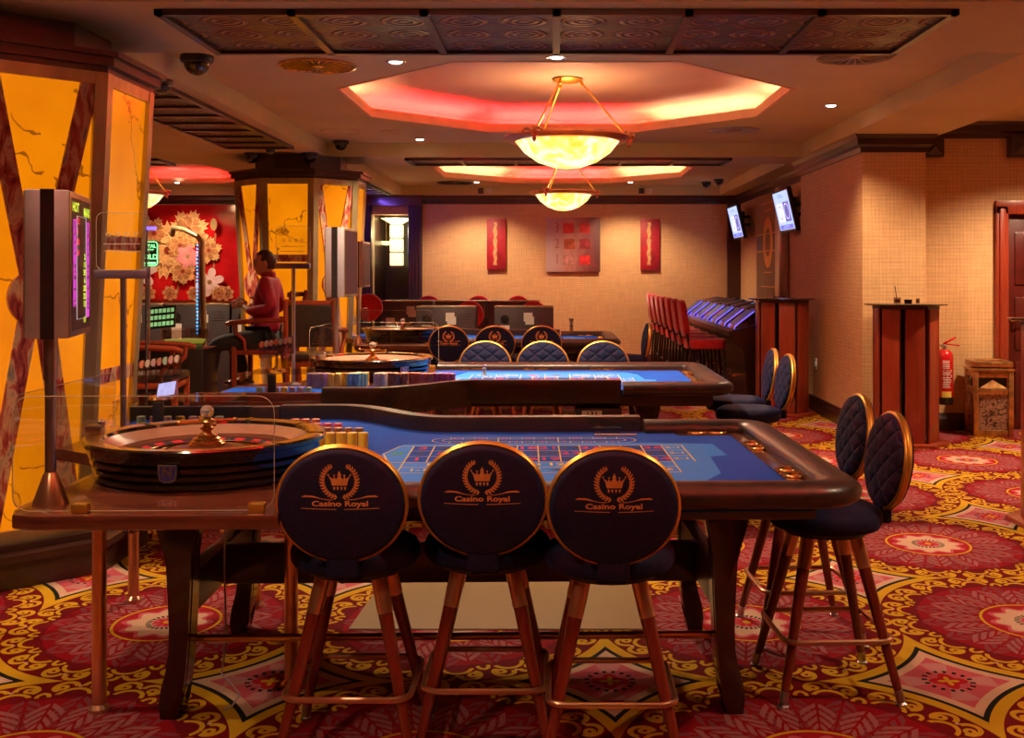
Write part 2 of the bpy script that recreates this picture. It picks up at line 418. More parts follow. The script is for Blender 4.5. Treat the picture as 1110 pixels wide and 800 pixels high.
def add_lathe(bm, prof, seg=32, c=(0, 0, 0), mi=0, mis=None, T=None, cap=False):
    rings = []
    for r, z in prof:
        if r < 1e-5: rings.append([bm.verts.new((c[0], c[1], c[2]+z))])
        else: rings.append([bm.verts.new((c[0]+r*math.cos(2*PI*i/seg), c[1]+r*math.sin(2*PI*i/seg), c[2]+z)) for i in range(seg)])
    for k in range(len(rings)-1):
        a, b = rings[k], rings[k+1]; m_ = mis[k] if mis else mi
        for i in range(seg):
            j = (i+1) % seg
            if len(a) == 1 and len(b) == 1: continue
            if len(a) == 1: f = bm.faces.new((a[0], b[j], b[i]))
            elif len(b) == 1: f = bm.faces.new((a[i], a[j], b[0]))
            else: f = bm.faces.new((a[i], a[j], b[j], b[i]))
            f.material_index = m_
    if cap:
        for rg in (rings[0], rings[-1]):
            if len(rg) > 2: bm.faces.new(rg).material_index = mi
    if T is not None:
        for rg in rings:
            for v in rg: v.co = T @ v.co
    return rings
def frame_dirs(t):
    t = t.normalized(); up = Vector((0, 0, 1)) if abs(t.z) < 0.95 else Vector((1, 0, 0))
    a = t.cross(up).normalized(); return a, a.cross(t).normalized()
def add_tube(bm, pts, r, seg=12, mi=0, closed=False, cap=True):
    pts = [Vector(p) for p in pts]; n = len(pts)
    rs = r if isinstance(r, (list, tuple)) else [r]*n
    rings = []; prev = None
    for i, p in enumerate(pts):
        if closed: t = (pts[(i+1) % n]-pts[i-1])
        elif i == 0: t = pts[1]-pts[0]
        elif i == n-1: t = pts[-1]-pts[-2]
        else: t = (pts[i+1]-p).normalized()+(p-pts[i-1]).normalized()
        t.normalize()
        if prev is None: a, b = frame_dirs(t)
        else:
            a = (prev-t*prev.dot(t)).normalized(); b = a.cross(t)
        prev = a
        rings.append([bm.verts.new(p+rs[i]*(a*math.cos(2*PI*k/seg)+b*math.sin(2*PI*k/seg))) for k in range(seg)])
    m_ = n if closed else n-1
    for i in range(m_):
        A, B = rings[i], rings[(i+1) % n]
        for k in range(seg):
            f = bm.faces.new((A[k], A[(k+1) % seg], B[(k+1) % seg], B[k])); f.material_index = mi
    if not closed and cap:
        bm.faces.new(rings[0][::-1]).material_index = mi; bm.faces.new(rings[-1]).material_index = mi
def add_sweep(bm, path, prof, mi=0, closed=False, cap=True):
    """prof = [(u, w)] : u to the left of travel, w up; path in xy (z optional)"""
    P = [Vector((p[0], p[1], p[2] if len(p) > 2 else 0)) for p in path]; n = len(P)
    rings = []
    for i in range(n):
        a = P[i]-P[i-1] if (i > 0 or closed) else P[1]-P[0]
        b = P[(i+1) % n]-P[i] if (i < n-1 or closed) else P[-1]-P[-2]
        a = Vector((a.x, a.y, 0)).normalized(); b = Vector((b.x, b.y, 0)).normalized()
        na = Vector((-a.y, a.x, 0)); nb_ = Vector((-b.y, b.x, 0))
        nn = (na+nb_).normalized(); k = 1/max(0.4, nn.dot(na))
        rings.append([bm.verts.new(P[i]+nn*u*k+Vector((0, 0, w_))) for u, w_ in prof])
    q = len(prof)
    for i in range(n if closed else n-1):
        A, B = rings[i], rings[(i+1) % n]
        for k in range(q):
            bm.faces.new((A[k], A[(k+1) % q], B[(k+1) % q], B[k])).material_index = mi
    if not closed and cap:
        bm.faces.new(rings[0][::-1]).material_index = mi; bm.faces.new(rings[-1]).material_index = mi
def add_ball(bm, c, r, mi=0, sub=2, sc=(1, 1, 1)):
    rr = bmesh.ops.create_icosphere(bm, subdivisions=sub, radius=1)
    for v in rr['verts']:
        v.co = Vector((v.co.x*r*sc[0]+c[0], v.co.y*r*sc[1]+c[1], v.co.z*r*sc[2]+c[2]))
    faces_mi({f for v in rr['verts'] for f in v.link_faces}, mi)
def rrect(w_, h, r, n=5, cx=0, cy=0):
    o = []
    for sx, sy, a0 in ((1, 1, 0), (-1, 1, 90), (-1, -1, 180), (1, -1, 270)):
        for k in range(n+1):
            a = math.radians(a0+90*k/n)
            o.append((cx+sx*(w_/2-r)+r*math.cos(a), cy+sy*(h/2-r)+r*math.sin(a)))
    return o
_tc = {}
def text_geo(s, bold=0.0):
    k = (s, bold)
    if k not in _tc:
        cu = bpy.data.curves.new('t', 'FONT'); cu.body = s; cu.size = 1; cu.align_x = 'CENTER'; cu.align_y = 'CENTER'
        cu.offset = bold; cu.resolution_u = 3
        o = bpy.data.objects.new('t', cu); COL.objects.link(o)
        bpy.context.view_layer.update()
        me = o.to_mesh()
        _tc[k] = ([tuple(v.co) for v in me.vertices], [tuple(p.vertices) for p in me.polygons])
        o.to_mesh_clear(); bpy.data.objects.remove(o); bpy.data.curves.remove(cu)
    return _tc[k]
def add_text(bm, s, T, mi=0, bold=0.0):
    V, F = text_geo(s, bold)
    vs = [bm.verts.new(T @ Vector(v)) for v in V]
    for f in F:
        try: bm.faces.new([vs[i] for i in f]).material_index = mi
        except ValueError: pass
def TR(loc=(0, 0, 0), rx=0, ry=0, rz=0, s=(1, 1, 1)):
    return Matrix.Translation(loc) @ Matrix.Rotation(rz, 4, 'Z') @ Matrix.Rotation(ry, 4, 'Y') @ Matrix.Rotation(rx, 4, 'X') @ Matrix.Diagonal((*s, 1))
def obj(name, bm, mats, parent=None, smooth=True, loc=None, rot=None, ang=35, recalc=True, label=None):
    if recalc: bmesh.ops.recalc_face_normals(bm, faces=bm.faces)
    me = bpy.data.meshes.new(name); bm.to_mesh(me); bm.free()
    if not isinstance(mats, (list, tuple)): mats = [mats]
    for m in mats: me.materials.append(M[m] if isinstance(m, str) else m)
    if smooth:
        me.shade_smooth(); me.set_sharp_from_angle(angle=math.radians(ang))
    o = bpy.data.objects.new(name, me); COL.objects.link(o)
    if parent: o.parent = parent
    if loc is not None: o.location = loc
    if rot is not None: o.rotation_euler = rot
    if label: o['label'] = label
    return o
def thing(name, label, cat, loc=(0, 0, 0), rz=0, group=None):
    o = bpy.data.objects.new(name, None); COL.objects.link(o); o.empty_display_size = 0.1
    o.location = loc; o.rotation_euler = (0, 0, rz); return tag(o, label, cat, group)
def tag(o, label, cat, group=None, kind=None):
    if label: o['label'] = label
    if cat: o['category'] = cat
    if group: o['group'] = group
    if kind: o['kind'] = kind
    return o
def struct(name, bm, m, **k):
    o = obj(name, bm, m, **k)
    if not k.get('parent'): o['kind'] = 'structure'
    return o
def copy_tree(o, parent=None):
    c = o.copy(); COL.objects.link(c)
    if parent: c.parent = parent
    for ch in list(o.children): copy_tree(ch, c)
    return c
def dup(root, loc, rz, label, group=None):
    r = copy_tree(root); r.location = loc; r.rotation_euler = (0, 0, rz); r['label'] = label
    if group: r['group'] = group
    return r
# ================================================================== THE ROOM
ZL, ZH, ZT = 2.77, 2.92, 3.35
bm = nb(); add_box(bm, -9.2, 6.6, -4.2, 18.4, -0.1, 0); struct('floor', bm, 'carpet')
# low ceiling soffits and cross beams, high bays with octagonal coffers
def oct_pts(cx, cy, hx=1.74, hy=1.83, g=0.0):
    hx += g; hy += g; ex, ey = 0.75+g*0.41, 0.75+g*0.41
    return [(cx+hx, cy-ey), (cx+hx, cy+ey), (cx+ex, cy+hy), (cx-ex, cy+hy), (cx-hx, cy+ey), (cx-hx, cy-ey), (cx-ex, cy-hy), (cx+ex, cy-hy)]
BAYS = [(-2.48, 2.71, -1.4, 5.2, 0.10, 2.5), (-2.48, 2.71, 6.4, 12.1, 0.09, 9.3), (-2.48, 2.71, 12.95, 18.05, 0.13, 15.65), (-8.5, -4.1, 12.95, 18.05, -5.95, 15.65)]  # first bay is out of view, repeats the others for added fill light
bm = nb()
def low(x0, x1, y0, y1, z=ZL): add_box(bm, x0, x1, y0, y1, z, ZT)
low(-4.1, -2.48, -4.2, 18.2); low(2.71, 3.55, -4.2, 18.2); low(-2.48, 2.71, -4.2, -1.4)
low(-2.48, 2.71, 5.2, 6.4); low(-2.48, 2.71, 12.1, 12.95); low(-2.48, 2.71, 18.05, 18.2)
low(-9.2, -4.1, -4.2, 12.95); low(-9.2, -8.5, 12.95, 18.2); low(-8.5, -4.1, 18.05, 18.2)
low(3.55, 6.6, -4.2, 18.2, 2.94)
struct('ceiling', bm, 'plaster', smooth=False)
for k, (x0, x1, y0, y1, cx, cy) in enumerate(BAYS):
    bm = nb()
    o8 = [bm.verts.new((p[0], p[1], ZH)) for p in oct_pts(cx, cy)]
    rc = [bm.verts.new((p[0], p[1], ZH)) for p in ((x1, y0), (x1, y1), (x0, y1), (x0, y0))]
    for a, b_, c in ((0, 1, (0, 1)), (2, 3, (1, 2)), (4, 5, (2, 3)), (6, 7, (3, 0))):
        bm.faces.new((o8[a], o8[b_], rc[c[1]], rc[c[0]]))
    for a, b_, c in ((1, 2, 1), (3, 4, 2), (5, 6, 3), (7, 0, 0)): bm.faces.new((o8[a], o8[b_], rc[c]))
    struct('ceiling', bm, 'plaster', smooth=False)
    # fascia lip, ledge and recessed dome
    bm = nb()
    add_sweep(bm, oct_pts(cx, cy), [(0, ZH-0.004), (0, ZH+0.078), (-0.03, ZH+0.078), (-0.03, ZH-0.004)], closed=True)
    add_sweep(bm, oct_pts(cx, cy), [(-0.03, ZH+0.01), (-0.03, ZH+0.02), (-0.30, ZH+0.02), (-0.30, ZH+0.01)], closed=True)
    struct('trim_%d' % (k+1), bm, 'lip', smooth=False)
    bm = nb()
    P = oct_pts(cx, cy, g=0.30)
    a = [bm.verts.new((p[0], p[1], ZH+0.01)) for p in P]; b_ = [bm.verts.new((p[0], p[1], ZH+0.16)) for p in P]
    c = [bm.verts.new((cx+(p[0]-cx)*0.93, cy+(p[1]-cy)*0.93, ZH+0.21)) for p in P]
    for i in range(8):
        j = (i+1) % 8; bm.faces.new((a[i], a[j], b_[j], b_[i])); bm.faces.new((b_[i], b_[j], c[j], c[i]))
    bm.faces.new(c); struct('ceiling', bm, 'redplaster', smooth=False)
    # light strips lying on the ledge : colour per side (0..7 = right, far right, far, far left, left, near left, near, near right)
    cols = [['r','w','r','r','r','r','w','r'], ['w','w','r','r','w','r','r','r'], ['w','w','r','w','w','r','r','r'], ['r','r','r','r','r','r','r','r']][k]
    G = oct_pts(cx, cy, g=0.16)
    for i in range(8):
        if not cols[i]: continue
        p, q = Vector((*G[i], ZH+0.035)), Vector((*G[(i+1) % 8], ZH+0.035))
        p, q = p.lerp(q, 0.07), p.lerp(q, 0.93)
        bm = nb(); add_tube(bm, [p, q], 0.012, 8)
        o = obj('cove_light_strip', bm, 'covewhite' if cols[i] == 'w' else ('covered2' if k == 3 else 'covered'))
        side = ('right', 'far right', 'far', 'far left', 'left', 'near left', 'near', 'near right')[i]
        bay = ('added coffer above the camera', 'coffer above the nearest pendant', 'coffer above the second pendant', 'red coffer beyond the orange columns at left')[k]
        tag(o, '%s light strip on the %s ledge of the %s' % ('warm white' if cols[i] == 'w' else 'red', side, bay), 'light strip', 'cove lights')
# patterned dark panels set in the soffits
def cpan(x0, x1, y0, y1, nx, ny, z=ZL):
    bm = nb(); add_box(bm, x0, x1, y0, y1, z-0.012, z+0.002)
    o = struct('trim_5', bm, 'cpanel', smooth=False)
    bm = nb()
    for i in range(nx+1):
        x = x0+(x1-x0)*i/nx; add_box(bm, x-0.02, x+0.02, y0-0.02, y1+0.02, z-0.03, z-0.001)
    for j in range(ny+1):
        y = y0+(y1-y0)*j/ny; add_box(bm, x0-0.02, x1+0.02, y-0.02, y+0.02, z-0.03, z-0.001)
    obj('frame', bm, 'dwood', o)
cpan(-1.9, 1.93, 5.35, 6.3, 6, 1); cpan(-1.62, 1.95, 12.25, 12.85, 6, 1); cpan(-3.27, -2.62, 6.55, 11.1, 1, 10)
cpan(-3.27, -2.62, 13.6, 17.7, 1, 9); cpan(-6.6, -4.4, 12.3, 12.85, 4, 1)
# walls
bm = nb(); add_box(bm, -9.2, -2.97, 18.2, 18.4, 0, ZT); add_box(bm, -2.37, 3.05, 18.2, 18.4, 0, ZT); add_box(bm, -2.97, -2.37, 18.2, 18.4, 2.46, ZT)
struct('wall_back', bm, 'paper', smooth=False)
bm = nb(); add_box(bm, 3.05, 3.3, 12.7, 18.4, 0, ZT); struct('wall_right', bm, 'paper', smooth=False)
bm = nb(); add_box(bm, 2.84, 3.42, 10.2, 12.75, 0, ZT); struct('wall_pier', bm, 'paper', smooth=False)
bm = nb(); add_box(bm, 3.42, 4.25, 10.6, 10.8, 0, ZT); add_box(bm, 5.2, 6.6, 10.6, 10.8, 0, ZT); add_box(bm, 4.25, 5.2, 10.6, 10.8, 2.14, ZT)
struct('wall_front_of_door', bm, 'paper', smooth=False)
bm = nb(); add_box(bm, 6.5, 6.7, -4.3, 10.8, 0, ZT); struct('wall_far_right', bm, 'paper', smooth=False)
bm = nb(); add_box(bm, -9.2, 6.6, -4.3, -4.2, 0, ZT); struct('wall_behind_camera', bm, 'paper', smooth=False)
bm = nb(); add_box(bm, -9.3, -9.1, -4.3, 18.4, 0, ZT); struct('wall_left', bm, 'paper', smooth=False)
# crown mouldings and baseboards
CR = [(0, 0), (0, -0.14), (-0.02, -0.14), (-0.025, -0.10), (-0.05, -0.08), (-0.055, -0.03), (-0.08, 0)]
def crown(n, path, z, sc=1.0, mat='dwood'):
    bm = nb(); add_sweep(bm, [(p[0], p[1], z) for p in path], [(u*sc, w_*sc) for u, w_ in CR]); return struct(n, bm, mat, smooth=False)
crown('trim_6', [(3.05, 12.76), (3.05, 18.2), (-2.37, 18.2)][::-1], ZL-0.001)
crown('trim_6', [(-2.97, 18.2), (-9.1, 18.2)][::-1], ZL-0.001)
crown('trim_6', [(3.42, 10.6), (3.42, 10.2), (2.84, 10.2), (2.84, 12.75), (3.05, 12.75)][::-1], ZL-0.001, 1.15)
crown('trim_6', [(6.5, 10.6), (3.42, 10.6)][::-1], 2.939, 1.1)
for x in (3.60, 4.42, 5.6):
    bm = nb(); add_prism(bm, [(x-0.09, 10.60), (x+0.09, 10.60), (x+0.09, 10.48), (x-0.09, 10.48)], 2.60, 2.79)
    v = [bm.verts.new(p) for p in ((x-.07, 10.48, 2.62), (x+.07, 10.48, 2.62), (x+.07, 10.48, 2.77), (x-.07, 10.48, 2.77), (x, 10.45, 2.695))]
    for i in range(4): bm.faces.new((v[i], v[(i+1) % 4], v[4]))
    struct('trim_7', bm, 'dwood', smooth=False)
def baseb(n, path):
    bm = nb(); add_sweep(bm, path, [(0, 0), (-0.03, 0), (-0.03, 0.11), (-0.018, 0.14), (-0.012, 0.165), (0, 0.165)]); struct(n, bm, 'dwood', smooth=False)
baseb('baseboard_right', [(3.42, 10.6), (3.42, 10.2), (2.84, 10.2), (2.84, 12.75), (3.05, 12.75), (3.05, 18.2), (-2.37, 18.2)][::-1])
baseb('baseboard_front', [(4.2, 10.6), (3.42, 10.6)][::-1]); baseb('baseboard_back', [(-2.97, 18.2), (-9.1, 18.2)][::-1])
# dark corner pilaster at the right end of the back wall
bm = nb(); add_box(bm, 2.84, 3.05, 18.08, 18.2, 0, ZL-0.13); struct('trim_8', bm, 'dwood')
# doorway at the back between two dark wood pilasters, violet glow put into their colour
for x in (-3.19, -2.37):
    bm = nb(); add_box(bm, x, x+0.22, 18.10, 18.25, 0, 2.60, bev=0.01)
    for i in range(4): add_box(bm, x+0.02+i*0.05, x+0.05+i*0.05, 18.085, 18.11, 0.2, 2.55)
    struct('trim_9', bm, 'purple')
bm = nb(); add_box(bm, -3.19, -2.15, 18.08, 18.25, 2.60, ZL); struct('trim_10', bm, 'mahog')
bm = nb(); add_box(bm, -3.0, -2.35, 19.6, 19.7, 0, 2.6); add_box(bm, -3.05, -2.97, 18.4, 19.7, 0, 2.6); add_box(bm, -2.37, -2.29, 18.4, 19.7, 0, 2.6); add_box(bm, -3.05, -2.29, 18.4, 19.7, 2.5, 2.6)
add_box(bm, -3.05, -2.29, 18.4, 19.7, -0.1, 0.0); struct('wall_alcove', bm, 'dwood', smooth=False)
# right hand door
dr = thing('door_1', None, None, (4.25, 10.6, 0)); dr['kind'] = 'structure'
bm = nb(); add_box(bm, 0.08, 0.88, 0.02, 0.06, 0.01, 2.06, bev=0.004)
for i in range(3): add_box(bm, 0.16, 0.80, 0.005, 0.022, 0.15+i*0.62, 0.65+i*0.62, bev=0.006)
lf = obj('door_leaf', bm, 'door', dr)
bm = nb(); add_sweep(bm, [(0, 0), (0, 0.001)], [(0, 0), (0, 1)]) if False else None
for a, b_, c, d in ((-0.04, 0.08, 0, 2.14), (0.88, 1.0, 0, 2.14)): 
    add_box(bm, a, b_, -0.05, 0.06, c, d, bev=0.008); add_box(bm, a+0.03, b_-0.03, -0.065, -0.04, c, d-0.03, bev=0.006)
add_box(bm, -0.04, 1.0, -0.05, 0.06, 2.06, 2.19, bev=0.008); obj('door_frame', bm, 'redwood', dr)
bm = nb(); add_tube(bm, [(0.14, -0.0, 1.06), (0.14, -0.05, 1.06), (0.30, -0.055, 1.055)], 0.010, 10); add_lathe(bm, [(0, 0), (0.025, 0), (0.025, 0.008), (0, 0.008)], 20, T=TR((0.14, 0.02, 1.06), rx=PI/2)); obj('door_handle', bm, 'brass', lf)
# ------------------------------------------------------------------ hexagonal... eight-sided onyx columns
def column(cx, cy, s, phase, label_n):
    """s = side length at the crown"""
    R1 = s/(2*math.sin(PI/8)); R0 = R1*0.84; zb, zt = 0.20, 2.50
    A = [PI/8+PI/4*i for i in range(8)]
    def ring(R, z): return [Vector((cx+R*math.cos(a), cy+R*math.sin(a), z)) for a in A]
    def at(i, u, z, off=0.0):
        """point on face i (between vertex i and i+1) u in 0..1, height z, off outward"""
        t = (z-zb)/(zt-zb); R = R0+(R1-R0)*t
        p, q = [Vector((cx+R*math.cos(a), cy+R*math.sin(a), z)) for a in (A[i], A[(i+1) % 8])]
        n = Vector((math.cos(A[i]+PI/8), math.sin(A[i]+PI/8), 0))
        return p.lerp(q, u)+n*off
    root = thing('onyx_column', None, None); root['kind'] = 'structure'; root.name = 'trim_column_%d' % label_n
    for i in range(8):
        bm = nb()
        vs = [bm.verts.new(at(i, u, z, o)) for o in (-0.03, 0.0) for u, z in ((0.06, zb+0.04), (0.94, zb+0.04), (0.94, zt-0.05), (0.06, zt-0.05))]
        for q in ((0,1,2,3),(4,5,6,7),(0,1,5,4),(1,2,6,5),(2,3,7,6),(3,0,4,7)): bm.faces.new([vs[k] for k in q])
        pn = obj('lit_panel', bm, 'onyx', root, smooth=False)
        def strip(u0, z0, u1, z1, w_, mat, nm, th=0.012, ww=None):
            bm = nb(); n = 8
            for k in range(n):
                pass
            vs = []
            for o in (0.0, th):
                for (u, z, sgn) in ((u0, z0, -1), (u0, z0, 1), (u1, z1, 1), (u1, z1, -1)):
                    vs.append(bm.verts.new(at(i, u+sgn*w_/2, z, o)))
            for q in ((0,1,2,3),(4,5,6,7),(0,1,5,4),(1,2,6,5),(2,3,7,6),(3,0,4,7)): bm.faces.new([vs[k] for k in q])
            return obj(nm, bm, mat, pn, smooth=False)
        if (i+phase) % 2:      # crossed marble strips with a disc
            zc = 1.38
            strip(0.12, zt-0.06, 0.47, zc, 0.15, 'strip', 'crossed_strip'); strip(0.88, zt-0.06, 0.53, zc, 0.15, 'strip', 'crossed_strip')
            strip(0.46, zc, 0.12, zb+0.05, 0.17, 'strip', 'crossed_strip'); strip(0.54, zc, 0.88, zb+0.05, 0.17, 'strip', 'crossed_strip')
            a_, b_ = at(i, 0.5, zc, 0.014), at(i, 1.0, zc, 0.014); d = (b_-a_).normalized(); nrm = d.cross(Vector((0, 0, 1))).normalized()
            bm = nb(); pts = [(0.14*math.cos(t*PI/16), 0.14*math.sin(t*PI/16)) for t in range(32)]
            Mx = Matrix((( d.x, 0, nrm.x, a_.x), (d.y, 0, nrm.y, a_.y), (0, 1, nrm.z, a_.z), (0, 0, 0, 1)))
            add_prism(bm, pts, -0.01, 0.018, T=Mx); obj('disc', bm, 'strip', pn)
        else:
            for z in (0.93, 1.62): strip(0.5, z, 0.5, z+0.075, 0.86, 'strip', 'cross_band')
        bm = nb()
        for z0, z1 in ((zt-0.06, zt), (zb, zb+0.06)):
            vs = [bm.verts.new(at(i, u, z, o)) for o in (0.0, 0.02) for u, z in ((0.04, z0), (0.96, z0), (0.96, z1), (0.04, z1))]
            for q in ((0,1,2,3),(4,5,6,7),(0,1,5,4),(1,2,6,5),(2,3,7,6),(3,0,4,7)): bm.faces.new([vs[k] for k in q])
        obj('frame_rail', bm, 'frame', pn, smooth=False)
        # corner frame angle
        bm = nb(); w_ = 0.055/s
        V = []
        for z in (zb, zt):
            j = (i-1) % 8
            V.append([at(j, 1-w_, z, 0.0), at(j, 1-w_, z, 0.024), at(i, 0, z, 0.0)+(at(i, 0, z)-Vector((cx, cy, z))).normalized()*0.026, at(i, w_, z, 0.024), at(i, w_, z, 0.0)])
        a = [bm.verts.new(v) for v in V[0]]; b_ = [bm.verts.new(v) for v in V[1]]
        for k in range(5): bm.faces.new((a[k], a[(k+1) % 5], b_[(k+1) % 5], b_[k]))
        bm.faces.new(a); bm.faces.new(b_)
        obj('corner_frame', bm, 'frame', root, smooth=False)
    bm = nb()
    for r, z0, z1 in ((R1+0.02, zt, zt+0.03), (R1+0.06, zt+0.03, zt+0.075), (R1+0.09, zt+0.075, zt+0.10), (R1-0.20, zt+0.10, ZL)):
        add_prism(bm, [(cx+r*math.cos(a), cy+r*math.sin(a)) for a in A], z0, z1)
    obj('crown', bm, 'dwood', root, smooth=False)
    bm = nb()
    for r, z0, z1 in ((R0+0.12, 0, 0.15), (R0+0.15, 0.13, 0.165), (R0+0.06, 0.165, zb)):
        add_prism(bm, [(cx+r*math.cos(a), cy+r*math.sin(a)) for a in A], z0, z1)
    obj('plinth', bm, 'dwood', root, smooth=False)
    bm = nb(); add_prism(bm, [(cx+(R0-0.05)*math.cos(a), cy+(R0-0.05)*math.sin(a)) for a in A], zb, zt); obj('core', bm, 'dwood', root, smooth=False)
column(-2.995, 5.865, 0.62, 1, 1); column(-2.80, 12.35, 0.54, 1, 2)
# ------------------------------------------------------------------ ceiling fittings
def pendant(loc, R, label, power):
    t = thing('pendant_lamp', label, 'lamp', loc, group='bowl pendants')     # origin on the coffer ceiling
    bm = nb(); d = -0.50
    add_lathe(bm, [(R*0.80, d), (R*0.79, d-0.03), (R*0.66, d-0.12), (R*0.45, d-0.20), (R*0.22, d-0.245), (0, d-0.26), (0, d-0.25), (R*0.22, d-0.235), (R*0.44, d-0.19), (R*0.64, d-0.11), (R*0.77, d-0.02)], 48)
    obj('glass_bowl', bm, 'bowl', t)
    bm = nb(); add_lathe(bm, [(R*0.76, d+0.0), (R*0.80, d-0.035), (R*0.90, d-0.03), (R*0.97, d), (R*0.93, d+0.02), (R*0.84, d+0.015), (R*0.76, d+0.0)], 48); rg = obj('brass_ring', bm, 'copper', t)
    for i in range(3):
        bm = nb(); a = PI/2+i*2*PI/3+0.5; c, s = math.cos(a), math.sin(a)
        add_lathe(bm, [(0, 0.055), (0.012, 0.05), (0.018, 0.035), (0.010, 0.02), (0.026, 0.0), (0.028, -0.03), (0.014, -0.045), (0.02, -0.06), (0, -0.085)], 14, (R*0.94*c, R*0.94*s, d))
        for q in (-0.18, 0.18):
            add_tube(bm, [(R*1.0*math.cos(a+q*k), R*1.0*math.sin(a+q*k), d+0.03*math.sin(k*PI)) for k in (0, 0.33, 0.66, 1)], 0.012, 8)
        obj('ornament', bm, 'copper', rg)
    for i in range(3):
        a = PI/2+i*2*PI/3+0.5; bm = nb(); c, s = math.cos(a), math.sin(a)
        add_tube(bm, [(0.10*c, 0.10*s, -0.015), (R*0.90*c, R*0.90*s, d+0.02)], 0.008, 8)
        add_lathe(bm, [(0.0, 0.02), (0.014, 0.01), (0.014, -0.02), (0, -0.03)], 10, (0.12*c, 0.12*s, -0.04)); obj('rod', bm, 'gold', t)
    bm = nb(); add_lathe(bm, [(0, 0), (0.12, 0), (0.13, -0.012), (0.10, -0.03), (0.03, -0.035), (0, -0.04)], 28); obj('ceiling_rose', bm, 'gold', t)
    bm = nb(); add_lathe(bm, [(0.0, 0.10), (0.018, 0.095), (0.02, 0.02), (0.05, 0.0), (0.05, -0.02), (0, -0.02)], 16, (0, 0, d-0.05))
    obj('bulb_holder', bm, 'brass', t)
    for k in range(3):
        a = k*2*PI/3
        bm = nb(); add_ball(bm, (0.10*math.cos(a), 0.10*math.sin(a), d-0.02), 0.028); obj('bulb', bm, 'whiteglow', t)
    lamp('pendant_light', 'POINT', (0, 0, d+0.07), power, (1.0, 0.62, 0.30), t, 0.09)
    return t
pendant((0.115, 9.3, ZH+0.21), 0.55, 'nearest bowl pendant, three gold rods over the second roulette table', PEND_W)
pendant((0.14, 15.6, ZH+0.21), 0.50, 'smaller looking bowl pendant hanging near the back wall with the pictures', PEND_W)
pendant((-5.9, 15.6, ZH+0.21), 0.50, 'bowl pendant hanging in front of the red flower mural at left', PEND_W*0.8)
pendant((0.10, 2.5, ZH+0.21), 0.52, 'unseen bowl pendant added over the camera for fill light', PEND_W*1.0)  # out of view; assumed repeat of the bays, added for front fill
def downlight(x, y, z, label, k=1.0):
    t = thing('downlight', label, 'downlight', (x, y, z), group='recessed downlights')
    bm = nb(); add_lathe(bm, [(0.045, 0.012), (0.05, -0.004), (0.066, -0.008), (0.07, 0.0), (0.066, 0.006)], 28); obj('trim_ring', bm, 'steel', t)
    bm = nb(); add_lathe(bm, [(0, -0.012), (0.03, -0.010), (0.044, 0.0)], 24); obj('lens', bm, 'whiteglow', t)
    lamp('downlight_beam', 'SPOT', (0, 0, -0.03), SPOT_W*k, (1.0, 0.71, 0.45), t, 0.05, spot=2.3, blend=0.6)
downlight(-1.06, 7.46, ZH, 'round downlight left of the nearest coffer, beside the big vent')
downlight(0.02, 7.30, ZH, 'round downlight in front of the nearest pendant')
downlight(-1.42, 11.78, ZH, 'small round downlight past the far left corner of the nearest coffer')
downlight(-4.5, 11.4, ZL, 'small downlight in the low ceiling left of the patterned panels')
downlight(4.6, 9.4, 2.94, 'downlight over the door wall at right')
downlight(2.6-0.3, 3.0, ZH, 'unseen downlight added over the carpet to the right of the camera', 0.38)  # this and the next are out of view, added as front fill
downlight(-1.3, 1.2, ZH, 'unseen downlight added over the carpet to the left of the camera', 0.32)
downlight(5.0, 6.0, 2.94, 'downlight in the right aisle ceiling')
downlight(-5.9, 17.4, ZH, 'downlight added in front of the red flower mural to brighten it', 0.45)  # lamp added to brighten the mural
downlight(-3.3, 3.7, ZL, 'unseen fill downlight added in the left soffit in front of the nearest orange column', 0.4)  # added out of view to brighten the column front
downlight(-1.5, 3.4, ZH, 'unseen fill downlight added over the wheel end of the nearest table', 0.35)  # added out of view to brighten the wheel
downlight(2.35, 9.4, ZH, 'added downlight at the right edge of the nearest bay, washing the wall pier', 0.6)  # lamp added to brighten the side of the pier
downlight(-1.2, 17.3, ZH, 'added downlight by the back wall above the left red canvas', 0.6)  # this and the next are added to brighten the back wall
downlight(1.2, 17.3, ZH, 'added downlight by the back wall above the right red canvas', 0.6)
def vent(x, y, z, R, label, blades=24, mat='frame'):
    t = thing('ceiling_vent', label, 'vent', (x, y, z), group='round ceiling vents')
    bm = nb(); add_lathe(bm, [(R, 0.0), (R, -0.012), (R*0.93, -0.016), (R*0.90, -0.004), (R*0.9, 0.0)], 40); obj('ring', bm, mat, t)
    bm = nb(); add_lathe(bm, [(0, -0.002), (R*0.91, -0.002)], 40); obj('backing', bm, 'black', t)
    bm = nb(); add_lathe(bm, [(0, -0.014), (R*0.14, -0.012), (R*0.14, -0.004)], 20)
    for k in range(blades):
        add_prism(bm, [(R*0.14, -0.001), (R*0.92, -0.006), (R*0.92, 0.006), (R*0.14, 0.001)], -0.012, -0.005, T=TR(rz=2*PI*k/blades, rx=0))
    obj('blades', bm, mat, t)
vent(-1.61, 7.58, ZH, 0.265, 'large round radial vent left of the nearest coffer', mat='brass')
vent(1.97, 7.25, ZH, 0.27, 'large round radial vent at the right of the nearest bay', mat='plaster')
vent(-1.54, 17.4, ZH, 0.29, 'dark round vent near the back wall, left of the second coffer', mat='grey')
